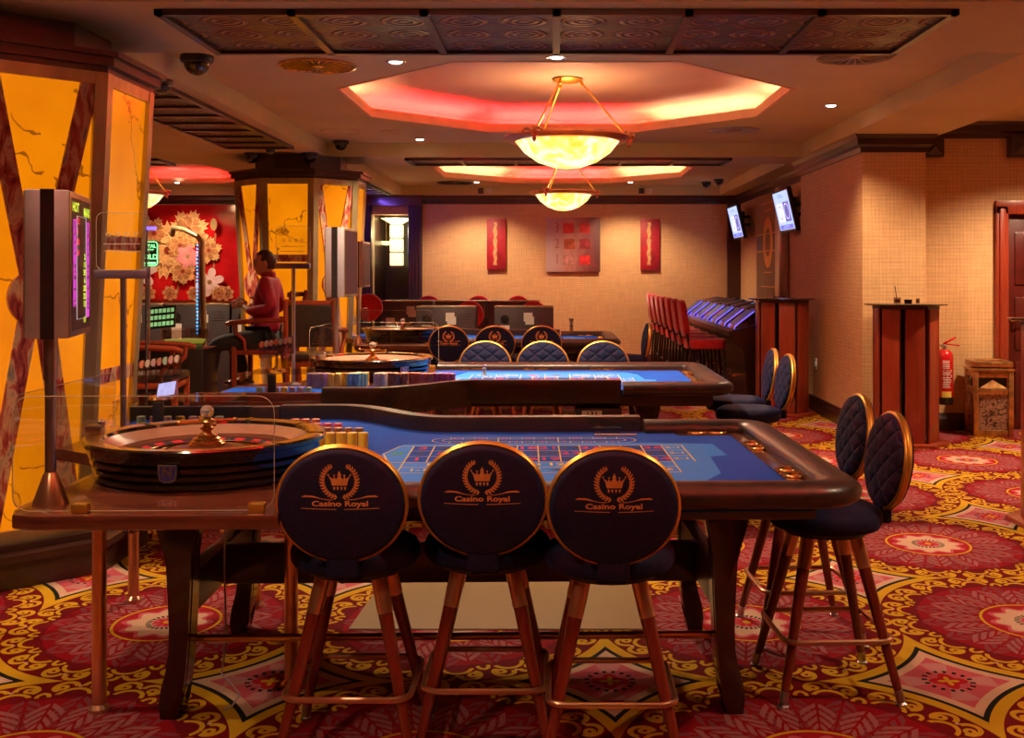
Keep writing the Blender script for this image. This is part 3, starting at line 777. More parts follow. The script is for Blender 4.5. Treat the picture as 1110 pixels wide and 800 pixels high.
for x, y, R, lb in ((1.79, 11.0, 0.25, 'round ceiling speaker plate right of the nearest coffer'), (-2.12, 11.1, 0.22, 'round pale plate beside the dome camera on the ceiling'), (-1.62, 11.1, 0.11, 'small round pale plate left of the far coffer corner')):
    t = thing('speaker_plate', lb, 'ceiling plate', (x, y, ZH))
    bm = nb(); add_lathe(bm, [(0, -0.006), (R*0.82, -0.008), (R*0.84, -0.014), (R, -0.012), (R, 0)], 36); obj('plate', bm, 'steel' if x > 0 else 'plaster', t)
    bm = nb(); add_lathe(bm, [(0, -0.014), (R*0.3, -0.012), (R*0.32, -0.006)], 20); obj('hub', bm, 'bronze' if x > 0 else 'plaster', t)
def dome(x, y, z, R, label):
    t = thing('dome_camera', label, 'camera', (x, y, z), group='dome cameras')
    bm = nb(); add_lathe(bm, [(0, 0), (R, 0), (R*1.02, -R*0.25), (R*0.95, -R*0.42), (R*0.8, -R*0.45), (0, -R*0.4)], 28); obj('housing', bm, 'black', t)
    bm = nb(); add_lathe(bm, [(R*0.82*math.cos(a), -R*0.42-R*0.82*math.sin(a)) for a in [k*PI/2/8 for k in range(9)]], 24); obj('bubble', bm, 'gloss', t)
dome(-2.33, 7.25, ZH, 0.105, 'large black dome camera under the ceiling beside the left soffit')
dome(-2.58, 7.3, ZL, 0.075, 'black dome camera at the corner of the nearest orange column')
dome(-2.87, 11.25, ZL, 0.055, 'small dome camera just past the patterned panel')
dome(-3.19, 11.75, ZL, 0.085, 'dome camera above the left side of the middle column crown')
dome(-2.58, 11.75, ZL, 0.085, 'dome camera above the right side of the middle column crown')
dome(-2.28, 11.9, ZH, 0.085, 'dome camera tucked against the cross beam above the middle column')
dome(2.38, 17.3, ZH, 0.075, 'left one of two dome cameras by the back right corner')
dome(2.50, 16.8, ZH, 0.075, 'right one of two dome cameras by the back right corner')
for x, lb, m_ in ((-1.18, 'dark square box left of the pair at left', 'grey'), (-1.05, 'white square box of the pair at left', 'white'), (1.43, 'dark square box of the pair at right', 'grey'), (1.56, 'white square box of the pair at right', 'white')):
    bm = nb(); add_box(bm, x-0.045, x+0.045, 18.03, 18.05, 2.79, 2.88, bev=0.005); add_box(bm, x-0.025, x+0.025, 18.022, 18.032, 2.81, 2.86, bev=0.004)
    tag(obj('wall_sensor', bm, m_), lb+' on the soffit above the back wall', 'sensor')
# ================================================================== STOOLS
def wreath(bm, T, mi=0):
    def poly(pts):
        try: f = bm.faces.new([bm.verts.new(T @ Vector((p[0], p[1], 0))) for p in pts]); f.material_index = mi
        except ValueError: pass
    for sg in (-1, 1):
        N = 15
        for k in range(N):
            a = math.radians(-80+k*140/(N-1))
            cx, cy = sg*0.051*math.cos(a), 0.051*math.sin(a)
            tx, ty = -sg*math.sin(a), math.cos(a)
            for side in (-1, 1):
                nx, ny = sg*math.cos(a)*side, math.sin(a)*side
                L = 0.013 if k < N-1 else 0.008
                dx, dy = tx*0.75+nx*0.65, ty*0.75+ny*0.65
                px, py = -dy, dx
                poly([(cx, cy), (cx+dx*L*.5+px*.0028, cy+dy*L*.5+py*.0028), (cx+dx*L, cy+dy*L), (cx+dx*L*.5-px*.0028, cy+dy*L*.5-py*.0028)])
        A = [math.radians(-82+k*142/20) for k in range(21)]
        for k in range(20):
            q = [(sg*r*math.cos(a), r*math.sin(a)) for r, a in ((0.050, A[k]), (0.052, A[k]), (0.052, A[k+1]), (0.050, A[k+1]))]
            poly(q)
    cr = [(-0.022, -0.014), (0.022, -0.014), (0.026, 0.004), (0.033, 0.017), (0.019, 0.006), (0.015, 0.014), (0.010, 0.004), (0.004, 0.014), (0.006, 0.018), (0, 0.031), (-0.006, 0.018), (-0.004, 0.014), (-0.010, 0.004), (-0.015, 0.014), (-0.019, 0.006), (-0.033, 0.017), (-0.026, 0.004)]
    poly(cr)
    def disc(x, y, r, n=8): poly([(x+r*math.cos(2*PI*k/n), y+r*math.sin(2*PI*k/n)) for k in range(n)])
    for x, y in ((-0.0325, 0.0185), (0.0325, 0.0185), (-0.015, 0.0165), (0.015, 0.0165)): disc(x, y, 0.0028)
    for x in (-0.016, -0.0055, 0.0055, 0.016):
        disc(x, -0.021, 0.0035); disc(x, -0.026, 0.0022)
    def ribbon(f, x0, x1, wd, n=24):
        for k in range(n):
            a, b_ = x0+(x1-x0)*k/n, x0+(x1-x0)*(k+1)/n
            poly([(a, f(a)-wd(a)), (b_, f(b_)-wd(b_)), (b_, f(b_)+wd(b_)), (a, f(a)+wd(a))])
    for sg in (-1, 1):
        f = lambda x: -0.0535-0.004*math.sin(abs(x)*55)+max(0, abs(x)-0.06)*0.10
        ribbon(f, sg*0.022, sg*0.112, lambda x: 0.0010+0.0016*max(0, math.sin((abs(x)-0.06)*55)))
        ribbon(lambda x: f(x)+0.005*max(0, (abs(x)-0.085)*30), sg*0.085, sg*0.105, lambda x: 0.0008)
    ribbon(lambda x: -0.086-0.004*math.cos(x*14)+0.003, -0.115, -0.012, lambda x: 0.0010)
    ribbon(lambda x: -0.086-0.004*math.cos(x*14)+0.003, 0.012, 0.115, lambda x: 0.0010)
    # lettering with slab serifs
    V, F = text_geo('Casino Royal', 0.03)
    sx, sy = 0.0315, 0.0225
    vs = [bm.verts.new(T @ Vector((v[0]*sx, -0.0700+v[1]*sy, 0))) for v in V]
    for f in F:
        try: bm.faces.new([vs[i] for i in f]).material_index = mi
        except ValueError: pass
EMBLEM = nb()
def make_stool(label, logo=True):
    """origin on the floor under the seat, sitter looks along +y, back at -y"""
    t = thing('casino_stool', label, 'stool')
    sd = lambda R, zt, zb, f: [(0, zt), (R*0.55, zt), (R*0.82, zt-0.006), (R*0.95, zt-0.02), (R, zt-0.042), (R*0.99, zb+0.025), (R*0.94, zb+0.006), (R*0.8, zb), (0, zb)]
    bm = nb(); add_lathe(bm, sd(0.205, 0.668, 0.578, 0), 40); st = obj('seat', bm, 'velvet', t, ang=60)
    bm = nb(); add_lathe(bm, [(0, 0.585), (0.15, 0.582), (0.15, 0.560), (0.06, 0.555), (0, 0.555)], 28); obj('swivel_plate', bm, 'black', t)
    # back
    tilt = TR((0, -0.235, 0.815), rx=math.radians(8))
    def ell(a, b_, n=48): return [(a*math.cos(2*PI*k/n), b_*math.sin(2*PI*k/n)*(1.0 if math.sin(2*PI*k/n) > 0 else 1.0)) for k in range(n)]
    W, H = 0.192, 0.176
    def disc_stack(levels):
        """levels: (scale, y)"""
        bm = nb(); rings = []
        for sc_, y in levels:
            if sc_ < 1e-4: rings.append([bm.verts.new(tilt @ Vector((0, y, 0)))]); continue
            rings.append([bm.verts.new(tilt @ Vector((p[0]*sc_, y, p[1]*sc_))) for p in ell(W, H)])
        for a, b_ in zip(rings, rings[1:]):
            n = max(len(a), len(b_))
            for i in range(n):
                j = (i+1) % n
                if len(a) == 1: bm.faces.new((a[0], b_[j], b_[i]))
                elif len(b_) == 1: bm.faces.new((a[i], a[j], b_[0]))
                else: bm.faces.new((a[i], a[j], b_[j], b_[i]))
        return bm
    bk = obj('backrest', disc_stack([(0, -0.028), (0.90, -0.028), (0.965, -0.022), (0.985, -0.010), (0.985, 0.0), (0, 0.0)]), 'velvet', t, ang=60)
    obj('inner_pad', disc_stack([(0, 0.0), (0.96, 0.0), (0.975, 0.012), (0.93, 0.026), (0.7, 0.036), (0.35, 0.040), (0, 0.041)]), 'quilt', bk, ang=60)
    bm = disc_stack([(0.97, -0.012), (1.005, -0.014), (1.030, -0.008), (1.008, -0.002), (1.008, 0.001), (1.030, 0.007), (1.005, 0.013), (0.97, 0.014), (0.97, -0.012)])
    obj('gold_piping', bm, 'gold', bk, ang=60)
    if logo:
        bm = nb(); wreath(bm, tilt @ TR((0, -0.0295, 0.080), rx=PI/2) )
        obj('embroidered_emblem', bm, 'emb', bk, smooth=False, recalc=False, label='copper crown in a laurel wreath over the words Casino Royal')
    bm = nb()
    add_box(bm, -0.048, 0.048, -0.235, -0.19, 0.592, 0.70, bev=0.012); add_box(bm, -0.045, 0.045, -0.15, -0.05, 0.562, 0.580, bev=0.006)
    obj('back_bracket', bm, 'velvet', t)
    for sx in (-1, 1):
        for sy in (-1, 1):
            P = lambda z: Vector((sx*(0.083+(0.575-z)*0.220), sy*(0.083+(0.575-z)*0.220), z))
            bm = nb(); add_tube(bm, [P(0.455), P(0.03)], [0.0225, 0.0145], 16); lg = obj('leg', bm, 'legwood', t)
            bm = nb(); add_tube(bm, [P(0.572), P(0.452)], [0.026, 0.0238], 16); obj('ferrule', bm, 'copper', lg, label='copper sleeve at the top of the leg')
            bm = nb(); add_tube(bm, [P(0.05), P(0.012)], [0.0165, 0.0150], 12); q = P(0.006); add_lathe(bm, [(0, 0), (0.018, 0), (0.02, 0.006), (0.012, 0.012), (0, 0.012)], 14, (q.x, q.y, 0.0)); obj('foot_tip', bm, 'steel', lg)
    bm = nb(); add_tube(bm, [(p[0], p[1], 0.215) for p in rrect(0.385, 0.385, 0.055, 6)], 0.0095, 10, closed=True); obj('footrest_ring', bm, 'copper', t)
    return t
SG = 'round-backed navy casino stools'
s0 = make_stool('navy stool at the near roulette table, leftmost of the three with big crown backs')
s0.location = (-0.628, 3.53, 0)
dup(s0, (-0.214, 3.60, 0), 0.0, 'navy stool at the near roulette table, middle of the three with big crown backs')
dup(s0, (0.176, 3.49, 0), 0.0, 'navy stool at the near roulette table, right-hand one of the three with big crown backs')
dup(s0, (0.99, 4.05, 0), PI/2+0.05, 'navy stool at the right end of the near table, nearest one seen edge-on')
dup(s0, (1.03, 4.65, 0), PI/2+0.04, 'navy stool seen edge-on at the near table end, behind another stool')
dup(s0, (1.22, 6.95, 0), PI/2+0.03, 'navy stool at the right end of the second table, seat nearest the camera')
dup(s0, (1.23, 7.50, 0), PI/2-0.03, 'navy stool at the right end of the second table, half behind its twin')
for x, lb in ((-0.51, 'quilted navy stool beyond the second table, left one of three facing the camera'), (-0.08, 'quilted navy stool beyond the second table, middle one of three facing the camera'), (0.37, 'quilted navy stool beyond the second table, right one of three facing the camera')):
    dup(s0, (x, 8.05, 0), PI, lb)
for x, lb in ((-1.01, 'navy crown stool at the far table, left one of three, seen through the glass'), (-0.565, 'navy crown stool at the far table, middle one of three'), (-0.115, 'navy crown stool at the far table, right one of three')):
    dup(s0, (x, 10.95, 0), 0, lb)
dup(s0, (0.72, 11.35, 0), PI/2+0.05, 'navy stool seen edge-on beside the row of red chairs')
for o in bpy.data.objects:
    if o.name.startswith('casino_stool'): o['group'] = SG
# ================================================================== ROULETTE TABLES
REDN = {1,3,5,7,9,12,14,16,18,19,21,23,25,27,30,32,34,36}
WHEEL = [0,32,15,19,4,21,2,25,17,34,6,27,13,36,11,30,8,23,10,5,24,16,33,1,20,14,31,9,22,18,29,7,28,12,35,3,26]
def table(name_label, ox, oy, flip, rz, detail, dx=0.0, right=0.97):
    f = -1 if flip else 1
    t = thing('roulette_table', name_label, 'roulette table', (ox, oy, 0), rz, 'roulette tables')
    def FP(pts):
        r = [(p[0], p[1]*f) for p in pts]; return r[::-1] if flip else r
    R = right
    # board under the wheel
    bm = nb()
    brd = [(-0.83, -0.89), (-0.83, 0.45), (-1.27, 0.55), (-1.27, 1.22), (-2.0, 1.22), (-2.0, 0.35), (-1.64, 0.10), (-1.64, -0.80), (-1.615, -0.865), (-1.55, -0.89)]
    add_prism(bm, FP(brd), 0.745, 0.79, bev=0.008); obj('wheel_board', bm, 'mahog', t)
    # felt
    bm = nb()
    S = []
    for k in range(13):
        q = k/12; x = -0.45-0.55*q; y = 0.72+0.45*(0.5-0.5*math.cos(PI*q)); S.append((x, y))
    fl = [(-0.84, -0.74), (R-0.18, -0.74), (R-0.18, 0.62), (0.55, 0.62), (0.52, 0.72)]+S+[(-1.95, 1.17), (-1.95, 0.55), (-0.84, 0.48)]
    add_prism(bm, FP(fl), 0.76, 0.80); fe = obj('felt', bm, 'felt', t, smooth=False)
    # light blue field and printed layout
    bm = nb()
    X0, PX = -0.555, 0.0832
    def q4(pts, mi, z=0.8006):
        bm.faces.new([bm.verts.new((p[0], p[1]*f, z)) for p in pts]).material_index = mi
    q4([(-0.70, -0.05), (-0.60, 0.38), (0.42, 0.40), (0.66, 0.36), (0.67, 0.08), (0.60, 0.05), (0.58, -0.30), (0.50, -0.45), (-0.60, -0.46)], 4, 0.8003)
    q4([(X0, -0.06), (X0, 0.33), (X0+12*PX, 0.33), (X0+12*PX, -0.06)], 5, 0.8005)
    def line(x0, y0, x1, y1, w_=0.004, mi=0):
        a = Vector((x1-x0, y1-y0)); n = Vector((-a.y, a.x)).normalized()*w_/2
        q4([(x0-n.x, y0-n.y), (x1-n.x, y1-n.y), (x1+n.x, y1+n.y), (x0+n.x, y0+n.y)], mi, 0.8010)
    ya, yb = -0.06, 0.33; rh = (yb-ya)/3
    for j in range(4): line(X0, ya+rh*j, X0+13*PX if j else X0+12*PX, ya+rh*j, 0.006 if j in (0, 3) else 0.004)
    for i in range(14): line(X0+PX*i, ya, X0+PX*i, yb, 0.005)
    line(X0, ya, X0-0.055, ya, .005); line(X0-0.055, ya, X0-0.10, (ya+yb)/2, .005); line(X0-0.10, (ya+yb)/2, X0-0.055, yb, .005); line(X0-0.055, yb, X0, yb, .005)
    for y in (-0.17, -0.28): line(X0, y, X0+12*PX, y, .005)
    for i in range(0, 13, 4): line(X0+PX*i, ya, X0+PX*i, -0.17, .005)
    for i in range(0, 13, 2): line(X0+PX*i, -0.17, X0+PX*i, -0.28, .005)
    def txt(s, x, y, size, mi, sx=1.0, r=0.0):
        add_text(bm, s, TR((x, y*f, 0.8014), rz=r+(PI if flip else 0), s=(size*sx, size, 1)), mi, 0.02)
    if detail:
        for n in range(1, 37):
            i, j = (n-1)//3, (n-1) % 3
            txt(str(n), X0+PX*(i+0.5), ya+rh*(j+0.5), 0.085, 1 if n in REDN else 2, 1.0)
        txt('0', X0-0.045, (ya+yb)/2, 0.09, 3)
        for j in range(3): txt('2-1', X0+PX*12.5, ya+rh*(j+0.5), 0.05, 0)
        for i, s in enumerate(('1st 12', '2nd 12', '3rd 12')): txt(s, X0+PX*(4*i+2), -0.115, 0.07, 0)
        for i, s in enumerate(('1-18', 'EVEN', '', '', 'ODD', '19-36')):
            if s: txt(s, X0+PX*(2*i+1), -0.225, 0.055, 0)
        for i, mi in ((2, 1), (3, 2)):
            x = X0+PX*(2*i+1); q4([(x-0.05, -0.225), (x, -0.25), (x+0.05, -0.225), (x, -0.20)], mi, 0.8012)
        # racetrack with its sections
        yc, hr, xl, xr = 0.475, 0.075, -0.42, 0.28
        for rr in (hr, hr*0.45):
            P = [(xr+rr*math.cos(a), yc+rr*math.sin(a)) for a in [math.radians(-90+k*15) for k in range(13)]]+[(xl-rr*math.cos(a), yc-rr*math.sin(a)) for a in [math.radians(-90+k*15) for k in range(13)]]
            for a, b_ in zip(P, P[1:]+P[:1]): line(*a, *b_, 0.004)
        for k in range(15):
            x = xl+(xr-xl)*k/14; line(x, yc+hr*0.45, x, yc+hr, 0.003); line(x, yc-hr, x, yc-hr*0.45, 0.003)
            if k < 14:
                txt(str(WHEEL[(5+k) % 37]), x+0.025, yc+hr*0.72, 0.034, 1 if WHEEL[(5+k) % 37] in REDN else 2); txt(str(WHEEL[(36-k) % 37]), x+0.025, yc-hr*0.72, 0.034, 1 if WHEEL[(36-k) % 37] in REDN else 2)
        for x in (-0.22, 0.03): line(x, yc-hr*0.45, x, yc+hr*0.45, 0.004)
    obj('printed_layout', bm, ['yellow', 'redp', 'blackp', 'greenp', 'lblue', 'felt'], fe, smooth=False, recalc=False)
    # dark trough with brass cup rings
    def arc(cx, cy, r, a0, a1, n=8): return [(cx+r*math.cos(math.radians(a0+(a1-a0)*k/n)), cy+r*math.sin(math.radians(a0+(a1-a0)*k/n))) for k in range(n+1)]
    rail_path = [(-0.84, -0.725)]+arc(R-0.165, -0.625, 0.10, -90, 0)+arc(R-0.165, 0.625, 0.10, 0, 90)+[(0.42, 0.725)]
    def SW(path, prof): 
        p = [(a[0], a[1]*f) for a in path]
        return p, ([(u*f, w_) for u, w_ in prof])
    bm = nb(); p, pr = SW([(-0.84, -0.655), (R-0.135, -0.655), (R-0.135, 0.655), (0.55, 0.655)], [(-0.045, 0.77), (-0.045, 0.803), (0.06, 0.803), (0.06, 0.77)])
    add_sweep(bm, p, pr); tr = obj('drink_trough', bm, 'mahog', t, smooth=False)
    cups = [(R-0.15, y) for y in (-0.38, -0.27, 0.22, 0.33)]+[(x, 0.655) for x in (0.64, 0.73)]+[(x, -0.655) for x in (-0.65, -0.55, -0.18, -0.08, 0.30, 0.40)]
    for x, y in cups:
        bm = nb(); add_lathe(bm, [(0.028, 0.0), (0.030, 0.008), (0.043, 0.009), (0.047, 0.002), (0.047, 0.0)], 24, (x, y*f, 0.803)); add_lathe(bm, [(0, 0.001), (0.028, 0.001)], 20, (x, y*f, 0.803)); obj('cup_ring', bm, 'brass', tr)
    # padded player rail
    prof = [(0.068*math.cos(a)*(1 if abs(math.cos(a)) < .9 else .98), 0.812+0.040*math.sin(a)+(0.0 if math.sin(a) > 0 else -0.006)) for a in [2*PI*k/20 for k in range(20)]]
    rp = [(-0.84, -0.725)]+arc(R-0.165, -0.625, 0.10, -90, 0)+arc(R-0.165, 0.635, 0.10, 0, 90)+[(0.415, 0.735)]
    bm = nb(); p, pr = SW(rp, prof); add_sweep(bm, p, pr); obj('padded_rail', bm, 'rail', t, ang=70)
    # dealer side cushion, following the bend of the table
    dp = [(0.40, 0.76)]+[(x, y+0.04) for x, y in S]+[(-1.28, 1.21)]
    dprof = [(0.045*q[0], 0.79+0.075*q[1]) for q in [(math.cos(a), math.sin(a)) for a in [2*PI*k/20 for k in range(20)]]]
    dprof = [(max(-0.038, min(0.038, u*1.3)), max(0.73, min(0.865, 0.7975+(w_-0.79)*1.15))) for u, w_ in dprof]
    bm = nb(); p, pr = SW(dp, dprof); add_sweep(bm, p, pr); dc = obj('dealer_cushion', bm, 'leather', t, ang=70)
    bm = nb(); add_box(bm, -2.0, -1.285, (1.175 if not flip else -1.21), (1.21 if not flip else -1.175), 0.70, 0.862 if not flip else 0.835, bev=0.006)
    obj('side_panel', bm, 'leather' if not flip else 'mahog', t)
    # body under the top
    bm = nb(); add_prism(bm, FP([(-1.50, -0.55), (R-0.12, -0.55), (R-0.12, 0.62), (-0.5, 0.62), (-1.0, 1.08), (-1.9, 1.08), (-1.9, 0.5), (-1.50, 0.2)]), 0.69, 0.765, bev=0.01); obj('table_frame', bm, 'dwood', t)
    # carved legs, stretcher, foot rail
    LX = (-1.27, 0.575) if not flip else (-1.05, R-0.52)
    for x, sg in ((LX[0], -1), (LX[1], 1)):
        for y in (-0.36, 0.53):
            prf = []
            out = [(0.70, 0.115), (0.66, 0.118), (0.62, 0.100), (0.58, 0.072), (0.52, 0.060), (0.42, 0.052), (0.30, 0.045), (0.22, 0.048), (0.16, 0.062), (0.10, 0.085), (0.05, 0.098), (0.0, 0.090)]
            inn = [(0.0, 0.000), (0.06, -0.006), (0.10, -0.022), (0.16, -0.034), (0.26, -0.045), (0.42, -0.055), (0.55, -0.060), (0.64, -0.085), (0.70, -0.095)]
            pts = [(x+sg*u*0.74, z) for z, u in out]+[(x+sg*u*0.74, z) for z, u in inn]
            if sg > 0: pts = pts[::-1]
            bm = nb()
            for y0, y1, sh in ((-0.055, -0.030, 0.94), (-0.030, 0.030, 1.0), (0.030, 0.055, 0.94)):
                add_prism(bm, [(x+(p[0]-x)*sh, p[1]) for p in pts], y0, y1, T=TR((0, y*f, 0), rx=PI/2), bev=0.006)
            obj('leg', bm, 'carved', t)
    bm = nb()
    for x in LX:
        add_box(bm, x-0.04, x+0.04, min(-0.36*f, 0.53*f), max(-0.36*f, 0.53*f), 0.60, 0.70, bev=0.006)
    obj('leg_brace', bm, 'carved', t)
    bm = nb(); add_box(bm, LX[0]+0.02, LX[1]-0.02, 0.07*f-0.022, 0.07*f+0.022, 0.325, 0.475, bev=0.006); 
    for x in LX: add_box(bm, x-0.03, x+0.03, min(-0.36*f, 0.53*f), max(-0.36*f, 0.53*f), 0.33, 0.47, bev=0.006)
    obj('stretcher', bm, 'dwood', t)
    bm = nb(); add_tube(bm, [(LX[0], -0.30*f, 0.236), (LX[1], -0.30*f, 0.236)], 0.013, 14); obj('foot_rail', bm, 'brass', t)
    for x, y in ((-1.565, -0.33), (-0.955, -0.12), (-1.90, 0.95), (-1.32, 0.85)):
        bm = nb(); add_tube(bm, [(x, y*f, 0.745), (x, y*f, 0.02)], 0.024, 18); add_lathe(bm, [(0, 0), (0.036, 0), (0.036, 0.012), (0.025, 0.025)], 18, (x, y*f, 0)); obj('support_post', bm, 'copper', t)
    # drop box under the dealer side with its label
    bx = 0.46 if not flip else 0.27; yb_ = 0.35*f if not flip else -0.62
    bm = nb(); add_box(bm, bx-0.14, bx+0.14, yb_-0.10, yb_+0.10, 0.56 if not flip else 0.50, 0.69, bev=0.01); db = obj('drop_box', bm, 'black', t)
    bm = nb(); add_box(bm, bx-0.10, bx+0.02, yb_-0.104, yb_-0.100, 0.63, 0.675); add_text(bm, '131', TR((bx-0.04, yb_-0.106, 0.652), rx=PI/2, s=(0.05, 0.045, 1)), 1, 0.02); obj('number_label', bm, ['white', 'blackp'], db, smooth=False, recalc=False)
    # glass guard round the wheel
    gy = -0.85*f
    bm = nb(); T = TR((-1.235, gy, 0.965), rx=PI/2); add_prism(bm, rrect(0.77, 0.34, 0.05, 5), -0.003, 0.003, T=T); gs = obj('glass_guard', bm, 'glass', t, smooth=False)
    bm = nb(); y0, y1 = sorted((-0.84*f, -0.02*f)); add_prism(bm, rrect(y1-y0, 0.34, 0.05, 5), -0.003, 0.003, T=TR((-1.625, (y0+y1)/2, 0.965), rz=PI/2) @ TR(rx=PI/2)); obj('side_pane', bm, 'glass', gs, smooth=False)
    bm = nb()      # polished edges of the panes
    add_tube(bm, [T @ Vector((p[0], p[1], 0)) for p in rrect(0.77, 0.34, 0.05, 5)], 0.0012, 6, closed=True)
    T2 = TR((-1.625, (y0+y1)/2, 0.965), rz=PI/2) @ TR(rx=PI/2); add_tube(bm, [T2 @ Vector((p[0], p[1], 0)) for p in rrect(y1-y0, 0.34, 0.05, 5)], 0.0012, 6, closed=True)
    obj('pane_edge', bm, 'edge', gs)
    for x in (-1.42, -0.90):
        bm = nb(); add_box(bm, x-0.024, x+0.024, gy-0.016, gy+0.016, 0.79, 0.818, bev=0.004); obj('pane_clamp', bm, 'gold', gs)
    return t, lambda x, y, z=0: Matrix.Translation((ox, oy, 0)) @ Matrix.Rotation(rz, 4, 'Z') @ Vector((x, y*f, z))
t1, P1 = table('nearest roulette table, blue felt with three crown-backed stools at its front', 0, 4.17, False, math.radians(1.3), True)
t2, P2 = table('second roulette table, long black cushion facing the camera and rows of coloured chips', 0, 7.37, True, 0, True, right=1.09)
t3, P3 = table('farthest roulette table, half hidden behind the stools', -0.33, 11.72, False, 0, False, right=1.00)
# ------------------------------------------------------------------ wheels
def wheel(P, rz, label, full=True):
    c = P(-1.235, -0.20, 0.79)
    t = thing('roulette_wheel', label, 'roulette wheel', c, rz, 'roulette wheels')
    bm = nb()
    prof = [(0.0, 0.0), (0.355, 0.0), (0.372, 0.010), (0.372, 0.022), (0.360, 0.030), (0.378, 0.038), (0.380, 0.050), (0.368, 0.057), (0.386, 0.064), (0.388, 0.078), (0.376, 0.085), (0.394, 0.092), (0.398, 0.116), (0.413, 0.124), (0.415, 0.136), (0.408, 0.142)]
    add_lathe(bm, prof, 72); obj('outer_bowl', bm, 'gloss', t, ang=25)
    bm = nb(); add_lathe(bm, [(0.408, 0.142), (0.380, 0.1435), (0.352, 0.140)], 72, mis=[0, 0])
    rm = obj('rim', bm, pm('amber_rim_wood', (0.40, 0.15, 0.03), 0.2, coat=0.6), t)
    bm = nb(); add_lathe(bm, [(0.352, 0.140), (0.346, 0.128)], 72, mi=1); add_lathe(bm, [(0.346, 0.128), (0.322, 0.108), (0.315, 0.112), (0.298, 0.098)], 72, mi=0); add_lathe(bm, [(0.298, 0.098), (0.296, 0.096), (0.240, 0.088)], 72, mi=2)
    obj('ball_track', bm, [pm('rosy_maple', (0.42, 0.20, 0.13), 0.25, coat=0.5), 'gloss', 'mahog'], t)
    rot = obj('rotor', (lambda b_: (add_lathe(b_, [(0.168, 0.050), (0.12, 0.064), (0.05, 0.078), (0, 0.08)], 60), b_)[1])(nb()), 'mahog', t)
    bm = nb(); n = 37
    for k in range(n):
        a0, a1 = 2*PI*k/n, 2*PI*(k+1)/n; mi = 2 if WHEEL[k] == 0 else (0 if WHEEL[k] in REDN else 1)
        for (r0, z0, r1, z1) in ((0.238, 0.062, 0.205, 0.054), (0.203, 0.044, 0.168, 0.046)):
            for s in range(2):
                b0, b1 = a0+(a1-a0)*s/2, a0+(a1-a0)*(s+1)/2
                bm.faces.new([bm.verts.new((r*math.cos(a), r*math.sin(a), z)) for r, a, z in ((r0, b0, z0), (r0, b1, z0), (r1, b1, z1), (r1, b0, z1))]).material_index = mi
        if full:
            am = (a0+a1)/2; add_text(bm, str(WHEEL[k]), TR((0.222*math.cos(am), 0.222*math.sin(am), 0.0595), rz=am+PI/2) @ TR(rx=0.22, s=(0.026, 0.026, 1)), 3, 0.02)
    obj('number_ring', bm, ['redp', 'blackp', 'greenp', 'white'], rot, smooth=False, recalc=False)
    bm = nb()
    for k in range(n):
        a = 2*PI*k/n; add_box(bm, 0.168, 0.205, -0.0008, 0.0008, 0.044, 0.056, T=TR(rz=a))
    add_lathe(bm, [(0.204, 0.056), (0.206, 0.058), (0.208, 0.056)], 60); add_lathe(bm, [(0.166, 0.054), (0.168, 0.056), (0.170, 0.05)], 60)
    obj('frets', bm, 'brass', rot)
    bm = nb()
    tz = lambda z: 0.074+(z-0.074)*0.70
    add_lathe(bm, [(r, tz(z)) for r, z in [(0.062, 0.074), (0.064, 0.080), (0.055, 0.086), (0.058, 0.092), (0.046, 0.100), (0.048, 0.106), (0.034, 0.116), (0.036, 0.122), (0.022, 0.132), (0.016, 0.146), (0.024, 0.152), (0.026, 0.158), (0.014, 0.166), (0.013, 0.176), (0.024, 0.182), (0.030, 0.192), (0.024, 0.202), (0.012, 0.208), (0, 0.210)]], 36)
    for k in range(4):
        a = k*PI/2+0.15; c_, s_ = math.cos(a), math.sin(a); zz = tz(0.192)
        add_tube(bm, [(0.02*c_, 0.02*s_, zz), (0.055*c_, 0.055*s_, zz), (0.075*c_, 0.075*s_, zz), (0.095*c_, 0.095*s_, zz)], [0.006, 0.004, 0.006, 0.0045], 10)
        add_ball(bm, (0.098*c_, 0.098*s_, zz), 0.008)
    tu = obj('turret', bm, 'brass', rot)
    bm = nb(); add_ball(bm, (0, 0, 0.190), 0.024, sub=3); obj('crystal_ball', bm, 'crystal', tu)
    rot.location = (0, 0, 0.028)
    for k in range(8):
        a = 2*PI*k/8+0.3; bm = nb(); add_box(bm, -0.014, 0.014, -0.005, 0.005, -0.003, 0.004, bev=0.003, T=TR((0.27*math.cos(a), 0.27*math.sin(a), 0.082), rz=a+(PI/2 if k % 2 else 0)) @ TR(ry=-0.5 if k % 2 == 0 else 0)); obj('deflector', bm, 'brass', t)
    if full:
        a = math.radians(247); T = TR((0.398*math.cos(a), 0.398*math.sin(a), 0.072), rz=a+PI/2) @ TR(rx=PI/2)
        bm = nb(); sh = [(-0.030, 0.026), (0.030, 0.026), (0.031, 0.0), (0.026, -0.024), (0.012, -0.031), (-0.012, -0.031), (-0.026, -0.024), (-0.031, 0.0)]
        add_prism(bm, sh, 0.0, 0.010, T=T, bev=0.002); add_prism(bm, [(x*0.82, y*0.82) for x, y in sh], 0.010, 0.0112, mi=1, T=T)
        add_text(bm, 'N', T @ TR((0, 0.003, 0.0125), s=(0.046, 0.046, 1)), 0, 0.05); obj('shield_badge', bm, ['steel', pm('badge_blue', (0.05, 0.04, 0.25), 0.3)], t, recalc=False, smooth=False)
        bm = nb(); a = math.radians(158); add_box(bm, -0.03, 0.03, -0.025, 0.025, 0.0, 0.035, bev=0.01, T=TR((0.395*math.cos(a), 0.395*math.sin(a), 0.138), rz=a)); add_ball(bm, (0.372*math.cos(a), 0.372*math.sin(a), 0.178), 0.014); obj('ball_sensor', bm, 'steel', t)
